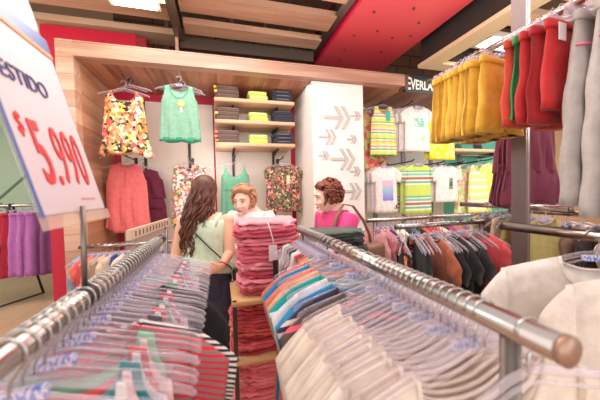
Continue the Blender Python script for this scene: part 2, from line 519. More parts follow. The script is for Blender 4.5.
# ceiling: boards, steel beams, red bulkhead, dark coffer
def cboard(x0, x1, y0, y1, z, mat=W_board):
    mb = MB(); mb.box(x0, x1, y0, y1, z, z+.06)
    return struct(mb.build('ceiling_board', mat, smooth=False), 'wooden ceiling board above the portal')
for y0, y1 in ((.3, .55), (.75, 1.0), (1.2, 1.42), (1.65, 1.88), (2.1, 2.32), (2.52, 2.76), (2.94, 3.13), (3.42, 3.6)):
    cboard(-.3, 1.12, y0, y1, 3.1)
for y0, y1 in ((1.2, 1.5), (1.75, 2.05), (2.25, 2.62), (2.8, 3.0), (3.25, 3.5), (3.9, 4.1)):
    cboard(-6, -.42, y0, y1, 3.14, W_boarddark)
def ibeam(y0, y1, x, z, h=.14, w=.08):
    mb = MB(); mb.box(x-w/2, x+w/2, y0, y1, z, z+.015); mb.box(x-.01, x+.01, y0, y1, z+.015, z+h-.015); mb.box(x-w/2, x+w/2, y0, y1, z+h-.015, z+h)
    return struct(mb.build('ceiling_beam', M_steel, smooth=False))
ibeam(-1, 3.2, -.36, 3.06); ibeam(-1, 3.6, 1.15, 3.12, .16, .09)
sbox('ceiling_crossbeam', plain('crossbeam_steel', (84, 70, 62), .5, .3), -.36, 1.12, 3.22, 3.28, 3.0, 3.12)
for x in (-.55, .2, .62, .95):
    sbox('ceiling_strut', plain('grey_conduit', (122, 104, 94), .6), x-.02, x+.02, 3.62, 3.66, 2.76, 3.95)
sbox('ceiling_duct', plain('grey_duct', (138, 122, 110), .55), -1.2, 1.05, 3.95, 4.25, 2.95, 3.3)
post = MB(); post.box(-.4, -.37, 3.14, 3.17, 2.81, 3.06)
struct(post.build('ceiling_hanger_post', W_board, smooth=False))
bk = MB(); bk.box(1.24, 2.2, -1, 3.75, 3.1, 3.35)
bulk = struct(bk.build('ceiling_bulkhead', M_coralpaint, smooth=False), 'coral red dropped ceiling bulkhead with small downlights')
bs = MB(); bs.box(1.215, 1.24, -1, 3.75, 3.1, 3.5)
struct(bs.build('ceiling_bulkhead_side', plain('magenta_red_side', (206, 24, 66), .45), smooth=False))
k = 0
for x, y in ((1.42, 2.35), (1.75, 2.22), (1.95, 2.4), (1.42, 2.75), (1.62, 2.62), (2.02, 2.62), (1.85, 2.7), (1.45, 3.05), (1.9, 3.0), (1.5, 3.3), (1.62, 3.5)):
    d = MB(); d.loft([((x, y, 3.1-.012), .011, .011, 0), ((x, y, 3.1), .013, .013, 0)], 12)
    o = d.build('downlight', plain('downlight_dark', (92, 60, 50), .4), None)
    tag(o, 'small dark recessed spot in the red ceiling bulkhead', 'light', 'spots in the red bulkhead'); k += 1
sbox('ceiling_dark_beam', plain('black_beam', (48, 42, 38), .7), 2.3, 2.45, -1, 2.8, 2.9, 3.6)
sbox('ceiling_dark_beam_end', MATS['black_beam'], 2.45, 7.9, 2.68, 2.8, 2.9, 3.2)
M_cream = plain('cream_trim', (222, 196, 160), .5)
sbox('trim_6', M_cream, 2.27, 2.47, -1, 2.82, 2.86, 2.9); sbox('trim_7', M_cream, 2.47, 7.9, 2.66, 2.82, 2.86, 2.9)
for y0, y1 in ((.4, .7), (1.0, 1.25), (1.5, 1.72), (1.92, 2.12), (2.32, 2.55)):
    mb = MB(); mb.box(2.46, 7.5, y0, y1, 3.02, 3.08)
    struct(mb.build('ceiling_board', plain('cream_board', (226, 192, 156), .55), smooth=False))
sbox('ceiling_rail', MATS['black_beam'], 2.46, 7.5, 2.14, 2.3, 3.12, 3.2)

# ceiling lamps
def lamp_panel(x, y, z, sx, sy, label, strength, group=None):
    t = thing('ceiling_lamp', label, 'lamp', (x, y, z), 0, group)
    f = MB(); f.box(-sx/2-.03, sx/2+.03, -sy/2-.03, sy/2+.03, .0, .05); f.build('frame', M_white, t, smooth=False)
    d = MB(); d.box(-sx/2, sx/2, -sy/2, sy/2, -.012, -.001); d.build('diffuser', emit('lamp_glow_%d' % strength, (255, 244, 226), strength), t, smooth=False)
    return t
lamp_panel(3.0, 2.68-.32, 2.99, .5, .18, 'white ceiling lamp glowing inside the cream framed coffer', 9)
lamp_panel(3.75, 2.36, 2.99, .5, .18, 'second white ceiling lamp further right in the coffer, behind the yellow shorts', 9)
lamp_panel(-.66, 2.72, 3.1, .34, .12, 'white fluorescent lamp at the top edge beside the steel ceiling beam', 8)
t = thing('fluorescent_tube', 'long thin yellowish tube lamp under the dark ceiling boards at the left', 'lamp', (-1.05, 2.66, 3.1))
tb = MB(); tb.tube([(-.75, 0, 0), (.7, 0, 0)], .012, 8); tb.build('tube', emit('tube_glow', (255, 226, 150), 5), t)
tb = MB(); tb.box(-.78, .72, -.02, .02, .014, .04); tb.build('housing', M_white, t, smooth=False)

# ------------------------------------------------------------------ hangers
def hanger_parts(half=.2, clip=False):
    hk = MB(); pts = [(0, 0, -.058), (0, 0, -.045), (.004, 0, -.034), (.0145, 0, -.0185)]
    for a in range(-40, 200, 20): pts.append((.0235*math.cos(R(a)), 0, .0235*math.sin(R(a))))
    hk.tube(pts, .0021, 5, up=(0, 1, 0))
    bd = MB()
    if not clip:
        P = []
        for x, z in ((-1.0, -.128), (-.97, -.119), (-.85, -.107), (-.6, -.09), (-.32, -.072), (-.16, -.06), (0, -.055), (.16, -.06), (.32, -.072), (.6, -.09), (.85, -.107), (.97, -.119), (1.0, -.128)):
            P.append((x*half, 0, z))
        bd.tube(P, [.005, .0075] + [.0085]*9 + [.0075, .005], 6, flat=.5, up=(0, 0, 1))
        Q = [(x*.93, 0, z-.019) for x, _, z in P[2:-2]]
        bd.tube(Q, .0035, 5, flat=.8, up=(0, 0, 1))
    else:
        bd.tube([(-half, 0, -.07), (-half*.5, 0, -.066), (0, 0, -.058), (half*.5, 0, -.066), (half, 0, -.07)], .0065, 6, flat=.6, up=(0, 0, 1))
    tg = MB(); tg.box(-.03, .03, -.0055, .0055, -.08, -.062) if not clip else tg.box(-.02, .02, -.006, .006, -.066, -.05)
    return hk, bd, tg

def sizemark():
    m, nt, b = base_mat('blue_printed_mark')
    tc = nt.nodes.new('ShaderNodeTexCoord'); mp = nt.nodes.new('ShaderNodeMapping'); mp.inputs['Scale'].default_value = (190, 10, 85)
    n = nt.nodes.new('ShaderNodeTexNoise'); n.inputs['Scale'].default_value = 1; n.inputs['Detail'].default_value = 1
    nt.links.new(tc.outputs['Object'], mp.inputs[0]); nt.links.new(mp.outputs[0], n.inputs['Vector'])
    r = ramp_const(nt, [(0, (70, 110, 205)), (.5, (214, 208, 226))])
    nt.links.new(n.outputs['Fac'], r.inputs['Fac']); nt.links.new(r.outputs['Color'], b.inputs['Base Color'])
    b.inputs['Roughness'].default_value = .3
    return m
M_mark = sizemark()
HME = {}
def hanger_meshes(kind):
    if kind not in HME:
        half = {'small': .15, 'wide': .228, 'slim': .185, 'clip': .15}[kind]
        hk, bd, tg = hanger_parts(half, kind == 'clip')
        cl = []
        if kind == 'clip':
            for s in (-1, 1):
                c = MB(); c.box(s*half*.85-.012, s*half*.85+.012, -.009, .009, -.105, -.058); cl.append(c.mesh('clip', M_clear, False))
        HME[kind] = (hk.mesh('hook', M_hook), bd.mesh('hanger_body', M_clear), tg.mesh('size_mark', M_mark, False), cl)
    return HME[kind]

HN = [0]
def hanger(kind, loc, rotz, label, group, rot=None, name='clear_hanger'):
    hk, bd, tg, cl = hanger_meshes(kind)
    t = thing(name, label, 'hanger', loc, rotz, group)
    if rot: t.rotation_euler = rot
    put('hook', hk, t); put('hanger_body', bd, t); HN[0] += 1
    if kind != 'wide' or HN[0] % 3 == 0: put('size_mark', tg, t)
    for c in cl: put('clip', c, t)
    return t

def rail(name, label, a, b, rad=.0195, legs=(), floor=True, leg_r=.014, mat=None, capmat=None):
    """chrome hang rail from a to b; legs: fractions along it that carry an upright"""
    a, b = Vector(a), Vector(b)
    t = thing(name, label, 'clothes rail', (a.x, a.y, 0))
    mb = MB(); mb.tube([a - Vector((a.x, a.y, 0)), b - Vector((a.x, a.y, 0))], rad, 16); mb.build('rail_tube', mat or M_chrome, t)
    d = (b-a).normalized()
    for p, s in ((a, -1), (b, 1)):
        c = MB(); q = p - Vector((a.x, a.y, 0)); c.tube([q, q + d*s*.008], rad*1.06, 16); c.build('end_cap', capmat or M_steel, t)
    for f in legs:
        p = a.lerp(b, f); q = p - Vector((a.x, a.y, 0))
        l = MB(); l.tube([(q.x, q.y, 0), (q.x, q.y, q.z - rad*.9)], leg_r, 12); l.build('upright', M_steel, t)
        n = Vector((-d.y, d.x, 0))
        ft = MB(); ft.tube([q - n*.25 + Vector((0, 0, .015-q.z)), q + n*.25 + Vector((0, 0, .015-q.z))], .014, 8); ft.build('foot', M_steel, t)
    return t

XL, XR, ZR = -.281, .415, 1.24
rail('hang_rail', 'chrome clothes rail at the left front, crowded with clear hangers, under the price sign', (XL, .1, ZR), (XL, 1.47, ZR), legs=(.06,))
rail('hang_rail', 'chrome clothes rail at the right front whose capped end points at the viewer', (XR, .248, ZR), (XR, 1.5, ZR), legs=(.055, .95), capmat=plain('warm_cap', (176, 140, 122), .35, .6))

def gz(zr, nw): return zr - .052 - .34*nw + .012

# ------------------------------------------------------------------ right front rail: cream tops, then striped and coloured ones
S_teal = stripes('teal_white_stripe', .075, [(0, (18, 152, 150)), (.84, (222, 240, 236))], off=.3, skew=.3)
S_navy = stripes('navy_cream_stripe', .085, [(0, (52, 44, 74)), (.55, (214, 200, 186)), (.7, (52, 44, 74)), (.85, (226, 214, 200))], skew=.3)
S_pink = stripes('charcoal_pink_stripe', .06, [(0, (88, 74, 70)), (.8, (240, 96, 112))], skew=.3)
S_redgrey = stripes('red_grey_stripe', .0145, [(0, (216, 40, 66)), (.5, (136, 116, 110))], skew=.33)
S_bw = stripes('black_white_fine_stripe', .012, [(0, (40, 36, 40)), (.5, (226, 220, 214))], skew=.33)
C_cream = [(228, 206, 188), (232, 212, 194), (222, 198, 180), (236, 218, 204)]
y = .345; i = 0
right_seq = [('cream', None)]*17 + [
    ('charcoal top with pink stripes', S_pink), ('navy top with cream stripes', S_navy), ('bright blue top', cloth((30, 140, 196))),
    ('white top', cloth((226, 220, 220))), ('teal top with thin white stripes', S_teal), ('peach top', cloth((240, 170, 130))),
    ('salmon top', cloth((236, 128, 100))), ('sky blue top', cloth((28, 132, 190))), ('orange top', cloth((232, 112, 74))),
    ('tan top', cloth((214, 160, 120))), ('coral red top', cloth((232, 84, 84))), ('dark grey top', cloth((76, 70, 70))), ('scarlet top', cloth((216, 44, 56))),
    ('pale pink top', cloth((236, 196, 196))), ('ivory top', cloth((240, 230, 216))), ('black top', cloth((40, 36, 38))), ('turquoise top', cloth((40, 168, 170))), ('rose red top', cloth((214, 60, 84))), ('aqua top', cloth((110, 200, 200))), ('mauve top', cloth((180, 130, 160))), ('pale mint top', cloth((196, 224, 208))), ('brick top', cloth((170, 70, 54)))]
for i, (nm, mt) in enumerate(right_seq):
    y = .36 + .0195*i if i < 17 else .70 + .046*(i-17) if i < 26 else 1.105 + .03*(i-26)
    ya = rnd.uniform(-.06, .06)
    hanger('wide' if i < 26 else 'small', (XR, y, ZR), ya, 'clear plastic hanger in the packed row on the right front rail', 'clear hangers on the right front rail')
    if nm == 'cream':
        g = garment(hw=.225, hem=.28, L=.72, nw=.14 + rnd.uniform(-.012, .012), nf=.12, nb=.09, slope=.36, sleeve=(.085, .18, .085), thick=.013, fold=.008, seed=i, rows=14)
        add_garment('cream_shirt', 'cream short sleeved top with wide neck hanging on the right front rail', 'top', g, cloth(C_cream[i % 4]), (XR, y, gz(ZR, .142)), ya, cloth(C_cream[(i+1) % 4]), 'cream tops on the right front rail')
    elif i >= 26:
        g = garment(hw=.13, hem=.15, L=.5, nw=.08, nf=.1, nb=.05, sw=.03, slope=.34, arm=.07, thick=.013, fold=.006, seed=i, rows=12)
        add_garment('hanging_shirt', 'narrow ' + nm + ' towards the far end of the right front rail', 'top', g, mt, (XR, y, gz(ZR, .08)), ya, mt)
    else:
        g = garment(hw=.205, hem=.25, L=.62, nw=.1, nf=.08, nb=.03, slope=.36, sleeve=(.085, .15, .07), thick=.018, fold=.007, seed=i, rows=14)
        add_garment('hanging_shirt', nm + ' hanging on the right front rail beyond the cream tops', 'top', g, mt, (XR, y, gz(ZR, .1)), ya, mt)
# the single empty hanger past the upright
hanger('wide', (XR, .292, ZR), .05, 'single empty clear hanger near the capped end of the right rail', None)

# ------------------------------------------------------------------ left front rail: strappy tops under clear hangers
PALE = [((226, 212, 220), 'pale lilac'), ((236, 224, 220), 'off white'), ((238, 200, 202), 'pale pink'), ((214, 204, 214), 'pale grey')]
left_seq = ['pale', 'pale', 'pale', ('teal strappy top', (0, 140, 146)), 'pale', ('scarlet strappy top', (226, 48, 44)), 'pale', ('mint green strappy top', (120, 206, 160)),
            'stripe', 'bw', ('black strappy top', (30, 26, 30)), 'pale', ('vermilion strappy top', (222, 60, 50)), 'pale', ('dark teal strappy top', (8, 120, 116)), 'pale', ('crimson strappy top', (204, 32, 58)),
            'pale', 'blackwide', 'pale', ('jade strappy top', (40, 160, 120)), 'pale', 'pale', ('rose strappy top', (232, 110, 120)), 'pale', ('navy strappy top', (44, 48, 92)), 'pale', 'pale', ('plum strappy top', (120, 44, 84)), 'pale', ('cherry red strappy top', (200, 30, 50)), 'pale', 'pale', ('aqua strappy top', (70, 180, 180)), 'pale']
for i, s in enumerate(left_seq):
    y = .46 + .0265*i
    ya = rnd.uniform(-.08, .1)
    hanger('wide', (XL, y, ZR), ya, 'clear plastic hanger in the packed row on the left front rail', 'clear hangers on the left front rail')
    if s == 'pale':
        c, nm = PALE[i % 4]
        g = garment(hw=.165, hem=.2, L=.5, nw=.115, nf=.13, nb=.11, sw=.012, arm=.09, slope=.34, thick=.012, fold=.006, seed=i, rows=12)
        add_garment('strappy_camisole', nm + ' strappy top under the clear hangers of the left front rail', 'top', g, cloth(c), (XL, y, gz(ZR, .12)), ya, None, nm + ' strappy tops on the left front rail')
    elif s == 'stripe':
        g = garment(hw=.215, hem=.25, L=.62, nw=.095, nf=.06, nb=.02, slope=.36, sleeve=(.085, .17, .075), thick=.014, fold=.006, seed=i)
        add_garment('striped_tee', 'red and grey striped tee with sleeves on the left front rail', 'top', g, S_redgrey, (XL, y, gz(ZR, .09)), ya, S_redgrey)
    elif s == 'bw':
        g = garment(hw=.22, hem=.25, L=.62, nw=.1, nf=.06, nb=.02, slope=.36, sleeve=(.1, .17, .085), thick=.014, fold=.006, seed=i)
        add_garment('striped_tee', 'fine black and white striped tee behind the red striped one', 'top', g, S_bw, (XL, y, gz(ZR, .09)), ya, S_bw)
    elif s == 'blackwide':
        g = garment(hw=.205, hem=.24, L=.66, nw=.1, nf=.06, nb=.02, slope=.36, sleeve=(.1, .2, .12), thick=.014, fold=.006, seed=i)
        add_garment('black_tee', 'black sleeved top hanging towards the far end of the left front rail', 'top', g, cloth((30, 26, 28)), (XL, y, gz(ZR, .09)), ya, cloth((30, 26, 28)))
    else:
        nm, c = s
        g = garment(hw=.15, hem=.18, L=.48, nw=.105, nf=.10, nb=.08, sw=.03, arm=.07, slope=.34, thick=.012, fold=.006, seed=i, rows=12)
        add_garment('strappy_camisole', nm + ' hanging on the left front rail', 'top', g, cloth(c), (XL, y, gz(ZR, .1)), ya, None)

# ------------------------------------------------------------------ price sign on a pole, clipped to the left rail
t = thing('price_sign', 'white price sign with red 5.990 on a thin pole above the left rail', 'sign', (XL, .685, ZR))
p = MB(); p.tube([(0, 0, .02), (-.005, .02, .19)], .0055, 10); p.build('pole', M_steel, t)
p = MB(); p.tube([(0, -.02, 0), (0, .02, 0)], .0225, 14); p.build('clamp', M_darksteel, t)
# the sign plane: local X of the card runs along world +Y, tilted back 15 degrees to the left
TILT = R(15)
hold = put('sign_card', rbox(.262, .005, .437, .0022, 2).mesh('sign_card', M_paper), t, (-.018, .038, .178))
# card axes: X -> +Y world, Y(thickness, back) -> -X, Z -> up tilted towards -X
ux = Vector((0, 1, 0)); uz = Vector((-math.sin(TILT), 0, math.cos(TILT))); uy = uz.cross(ux)
hold.matrix_local = Matrix(((ux.x, uy.x, uz.x, -.018), (ux.y, uy.y, uz.y, .038), (ux.z, uy.z, uz.z, .178), (0, 0, 0, 1)))
def on_card(name, mb, mat, x, z, y=-.0032, smooth=False):
    o = mb.build(name, mat, hold, (x, y, z), smooth=smooth); return o
M_redink = plain('red_print', (214, 30, 34), .5); M_navyink = plain('navy_print', (36, 44, 110), .5); M_blueplastic = plain('blue_plastic', (62, 84, 158), .35)
# geometry on the card is in card coordinates: x from -.131 to .131, z from 0 to .56
on_card('price_digit', text_mb('5', .036, .128, off=.01), M_redink, -.088, .058)
for ch, x in (('9', -.020), ('9', .022), ('0', .064)):
    on_card('price_digit', text_mb(ch, .031, .124, off=.0), M_redink, x, .062)
on_card('price_dot', text_mb('.', .011, .02), M_redink, -.041, .058)
on_card('currency_sign', text_mb('$', .016, .046, off=.0), M_redink, -.116, .146)
on_card('sign_word', text_mb('VESTIDO', .172, .034, off=-.004), M_navyink, -.134, .258)
f = MB(); f.box(.02, .09, -.0008, 0, .026, .030); on_card('small_print', f, plain('pink_print', (216, 140, 140), .6), 0, 0)
f = MB(); f.box(-.131, .131, -.0016, 0, .398, .437); on_card('blue_header', f, M_blueplastic, 0, 0)
f = MB(); f.box(-.135, .135, .004, .007, -.004, .57); on_card('clear_backplate', f, clear_plastic('sheet_clear', (226, 220, 226), .24), 0, 0, 0)
f = MB(); f.box(-.131, .131, -.0022, 0, .388, .398); on_card('orange_stripe', f, plain('orange_print', (226, 160, 90), .5), 0, 0)
f = MB(); f.box(-.1335, -.1295, -.0015, .0015, -.006, .44); on_card('holder_edge', f, M_blueplastic, 0, 0, 0)
f = MB(); f.box(.1295, .1325, -.002, .002, -.004, .44); on_card('holder_edge', f, plain('grey_plastic', (112, 112, 140), .35), 0, 0, 0)
f = MB(); f.box(-.137, .136, -.006, .006, -.026, -.002); on_card('holder_base', f, clear_plastic('holder_clear', (236, 206, 188), .3), 0, 0, 0)

# ------------------------------------------------------------------ garments on the portal's back wall
F_orange = floral('orange_floral', [(238, 132, 78), (250, 226, 196), (70, 92, 48), (240, 150, 96), (236, 96, 100), (246, 206, 90), (244, 168, 130), (40, 44, 34), (246, 220, 190)], 36)
F_white = floral('white_floral', [(240, 228, 216), (236, 120, 120), (120, 150, 110), (242, 226, 210), (240, 190, 110), (110, 90, 84), (240, 230, 220), (220, 90, 100), (150, 160, 190)], 40)
F_green = floral('green_floral', [(66, 96, 60), (214, 104, 122), (50, 64, 48), (104, 140, 84), (236, 180, 150), (80, 110, 70), (200, 70, 90), (70, 60, 56), (104, 132, 84)], 52)
F_black = floral('black_floral', [(34, 30, 32), (222, 60, 60), (40, 36, 36), (236, 150, 100), (34, 30, 32), (90, 130, 70), (230, 90, 90)], 48)
M_hthr = cloth((128, 180, 152))
WY = 3.78
def arm(name, label, x, z, depth=.3, y=WY, mat=M_darksteel, group=None):
    t = thing(name, label, 'bracket', (x, y, z), 0, group)
    a = MB(); a.tube([(0, -.006, 0), (0, -depth*.9, .004), (0, -depth, .022)], .008, 8); a.build('arm', mat, t)
    p = MB(); p.box(-.018, .018, -.008, 0, -.05, .03); p.build('wall_plate', mat, t, smooth=False)
    return t
def standard(x, z0, z1, label, y=WY, mat=M_darksteel, w=.03):
    t = MB(); t.box(x-w/2, x+w/2, y-.014, y, z0, z1)
    o = t.build('wall_standard', mat, None, smooth=False); return tag(o, label, 'wall rail')
standard(-.86, 1.0, 2.58, 'dark slotted wall strip behind the orange floral and coral tops')
standard(-.36, 1.0, 2.58, 'dark slotted wall strip behind the mint tank and the white floral top')
standard(.17, 1.0, 2.6, 'dark slotted wall strip under the left half of the three wooden shelves')
standard(.70, 1.0, 2.6, 'dark slotted wall strip under the right half of the three wooden shelves')

def wall_piece(name, label, cat, g, mat, x, ztop, y, hlabel, trim=None, nw=.1, rotz=0.0, kind='wide', smat=None):
    zr = ztop + .045 + .34*nw
    hanger(kind, (x, y, zr), rotz, hlabel, None, name='white_hanger' if 'white' in hlabel else 'clear_hanger')
    return add_garment(name, label, cat, g, mat, (x, y, ztop), rotz, trim, sleeve_mat=smat)

def soffit_arm(label, x, y=3.15):
    t = thing('soffit_bracket', label, 'bracket', (x, y, 2.68))
    a = MB(); a.tube([(0, .22, -.005), (0, .2, -.045), (0, -.03, -.06), (0, -.045, -.045)], .007, 8); a.build('arm', M_darksteel, t)
    p = MB(); p.ball((0, .22, -.012), (.035, .035, .018)); p.build('mounting_plate', M_darksteel, t)
CX1, CX2 = -.886, -.38
# orange floral camisole
soffit_arm('dark bracket under the wooden soffit holding the orange floral camisole', CX1)
o = wall_piece('floral_camisole', 'orange floral strappy camisole with ruffled hem, high on the white wall', 'top',
    garment(hw=.165, hem=.205, L=.54, nw=.105, nf=.12, nb=.1, sw=.014, arm=.05, slope=.3, thick=.05, fold=.012, hemwave=.02, seed=1, rows=20), F_orange, CX1, 2.48, 3.15, 'white hanger of the orange floral camisole', nw=.1)
rf = garment(hw=.2, hem=.235, L=.14, nw=.19, nf=.004, nb=.004, slope=.02, thick=.055, fold=.016, nfold=7, hemwave=.014, hemside=.05, seed=2, rows=8)[0]
rf.build('hem_ruffle', F_orange, o, (0, 0, -.47))
hanger('wide', (CX1+.03, 3.22, 2.62), -.3, 'empty second white hanger behind the orange floral camisole', None, name='white_hanger')
# mint heather tank with green trim
soffit_arm('dark bracket under the wooden soffit holding the mint tank top', CX2)
M_green = cloth((22, 158, 118))
o = wall_piece('mint_tank_shirt', 'mint heather tank top with emerald trim and round yellow tag', 'top',
    garment(hw=.165, hem=.2, L=.56, nw=.09, nf=.14, nb=.05, sw=.045, arm=.14, slope=.25, thick=.045, fold=.008, seed=3, rows=20), M_hthr, CX2, 2.57, 3.15, 'white hanger of the mint tank top', trim=M_green, nw=.09)
hm = garment(hw=.198, hem=.205, L=.055, nw=.19, nf=.002, nb=.002, slope=.02, thick=.047, fold=.012, nfold=7, hemwave=.008, seed=3, rows=5)[0]
hm.build('hem_trim', M_green, o, (0, 0, -.52))
for s in (-1, 1):
    pts = []
    for k in range(9):
        q = k/8; a = .135 + .03*q; zt = -.25*.045 - .14*math.sqrt(max(0, 1-(1-q)**2)); pts.append((s*a, -.012 - .01*q, zt))
    c = MB(); c.tube(pts, .006, 6); c.build('armhole_trim', M_green, o)
d = MB(); d.loft([((0, 0, 0), .034, .034, 0), ((0, 0, .006), .034, .034, 0)], 20); d.build('round_tag', plain('yellow_tag', (240, 226, 130), .5), o, (.02, -.05, -.2), rot=(R(90), 0, 0))
d = MB(); d.box(-.014, .014, -.003, 0, -.05, 0); d.build('price_tag', M_paper, o, (.02, -.052, -.235), smooth=False)
d = MB(); d.tube([(.0, -.03, -.13), (.02, -.052, -.17)], .002, 5); d.build('tag_string', M_paper, o)
hanger('wide', (CX2+.03, 3.22, 2.62), -.25, 'empty second white hanger behind the mint tank top', None, name='white_hanger')
# coral sleeveless top and burgundy ruffle top behind it
arm('wall_bracket', 'dark bracket arm holding the coral sleeveless top', -.965, 1.87, .42)
M_coral = cloth((240, 108, 106))
o = wall_piece('coral_blouse', 'coral pink sleeveless top with rounded hem, below the orange floral camisole', 'top',
    garment(hw=.185, hem=.22, L=.74, nw=.07, nf=.05, nb=.015, sw=.08, arm=.16, slope=.3, thick=.05, fold=.011, hemside=-.06, seed=5, rows=22), M_coral, -.965, 1.79, 3.4, 'clear hanger of the coral sleeveless top', trim=M_coral, nw=.08)
pk = MB(); pk.box(-.003, .003, -.003, 0, -.2, 0); pk.build('front_seam', cloth((220, 90, 92)), o, (0, -.05, -.06), smooth=False)
hanger('wide', (-.86, 3.6, 1.84), .15, 'clear hanger of the burgundy ruffle top', None)
M_burg = cloth((122, 32, 62))
o = add_garment('burgundy_ruffle_blouse', 'burgundy tiered ruffle top peeking out behind the coral top', 'top',
    garment(hw=.2, hem=.24, L=.34, nw=.08, nf=.05, nb=.02, slope=.3, arm=.1, sw=.08, thick=.04, fold=.012, seed=6), M_burg, (-.86, 3.6, 1.75), 0, M_burg)
for zz, w in ((-.26, .23), (-.42, .25)):
    rf = garment(hw=w-.02, hem=w+.01, L=.2, nw=w-.03, nf=.004, nb=.004, slope=.02, thick=.04, fold=.014, nfold=8, hemwave=.01, seed=int(w*100), rows=8)[0]
    rf.build('ruffle_tier', M_burg, o, (0, 0, zz))
# white floral top
arm('wall_bracket', 'dark bracket arm holding the white floral top', -.33, 1.87, .42)
o = wall_piece('white_floral_blouse', 'white top with multicoloured floral print and deep loose neck behind the long haired woman', 'top',
    garment(hw=.19, hem=.21, L=.72, nw=.1, nf=.2, nb=.05, sw=.07, arm=.16, slope=.28, thick=.05, fold=.01, seed=8, rows=20), F_white, -.33, 1.79, 3.42, 'white hanger of the white floral top', trim=F_white, nw=.09)
for dz in (.06, .1):
    c = MB(); c.tube([(-.1+.2*q, -.03-.02*math.sin(PI*q), -.02 - (dz+.08)*math.sin(PI*q)) for q in [k/10 for k in range(11)]], .006, 6); c.build('neck_drape', F_white, o)
# green camisole
arm('wall_bracket', 'dark bracket arm holding the green camisole', .175, 1.87, .36)
o = wall_piece('green_camisole', 'plain jade green strappy camisole under the wooden shelves', 'top',
    garment(hw=.16, hem=.185, L=.68, nw=.105, nf=.16, nb=.14, sw=.014, arm=.12, slope=.3, thick=.045, fold=.008, seed=9, rows=20), cloth((104, 170, 136)), .175, 1.79, 3.46, 'clear hanger of the jade green camisole', nw=.1)
sm = MB(); sm.tube([(-.165+.33*k/10, -.046*math.sqrt(max(0, 1-(2*k/10-1)**4))-.004, -.3) for k in range(11)], .003, 5); sm.build('waist_seam', cloth((70, 150, 106)), o)
# floral tee
arm('wall_bracket', 'dark bracket arm holding the green floral tee', .76, 1.87, .36)
o = wall_piece('floral_tee', 'dark green floral cap sleeve tee with price tag, right of the jade camisole', 'top',
    garment(hw=.205, hem=.235, L=.58, nw=.1, nf=.07, nb=.02, slope=.3, sleeve=(.05, .13, .05), thick=.05, fold=.01, hemside=.03, hemwave=.012, seed=10, rows=20), F_green, .76, 1.79, 3.44, 'clear hanger of the dark green floral tee', trim=cloth((120, 110, 80)), nw=.1)
d = MB(); d.box(-.022, .022, -.003, 0, -.1, 0); d.build('price_tag', plain('peach_tag', (246, 214, 170), .5), o, (.05, -.058, -.14), smooth=False)
d = MB(); d.box(-.018, .018, -.003, 0, -.06, 0); d.build('barcode_tag', plain('pink_tag', (226, 110, 120), .5), o, (.05, -.0585, -.24), smooth=False)
d = MB(); d.tube([(.02, -.04, -.06), (.05, -.058, -.14)], .002, 5); d.build('tag_string', cloth((206, 40, 60)), o)

# ------------------------------------------------------------------ three wooden shelves with folded trousers
SX0, SX1 = -.04, .89
M_brown = cloth((112, 84, 76)); M_lime = cloth((206, 232, 62)); M_navy = cloth((44, 46, 64))
M_limeb = cloth((228, 238, 150))
def folded(name, w, d, h, mat, edge, seed, tagmat=None, line=None):
    """a folded pair of trousers: soft slab, rounded fold in front, with the layers showing"""
    r = random.Random(seed)
    o = None
    for k in range(2):
        s = MB()
        hh = h/2
        rings = []
        for zz, q in ((0, .93), (hh*.2, .99), (hh*.5, 1.0), (hh*.8, .99), (hh*.98, .93)):
            rings.append(((0, 0, k*hh + zz), w/2*q*(1+r.uniform(-.012, .012)), d/2*q, 0))
        s.loft(rings, 28, 7.0)
        v2 = []
        for v in s.v:
            n_ = noise.noise(Vector((v[0]*9+seed, v[1]*9, v[2]*20)))*.006
            v2.append((v[0]+n_, v[1]+n_, v[2]+n_*.4))
        s.v = v2
        if k == 0: o = s.build(name, mat)
        else: s.build('upper_fold', edge, o)
    if tagmat:
        t_ = MB(); t_.box(-w/2-.004, -w/2+.028, -d/2-.008, -d/2+.05, h*.2, h*.8); t_.build('size_sticker', tagmat, o, smooth=False)
    if line:
        t_ = MB(); t_.tube([(-w*.32, -d/2-.004, h*.5), (w*.1, -d/2-.005, h*.54), (w*.3, -d/2-.004, h*.5)], .004, 5); t_.build('pocket_stitching', line, o)
    return o
shelfname = ['top', 'middle', 'bottom']
posname3 = ['lowest', 'middle', 'topmost']; posname2 = ['lower', 'upper']
M_ytag = plain('yellow_sticker', (240, 186, 50), .5); M_rtag = plain('orange_sticker', (226, 130, 90), .5)
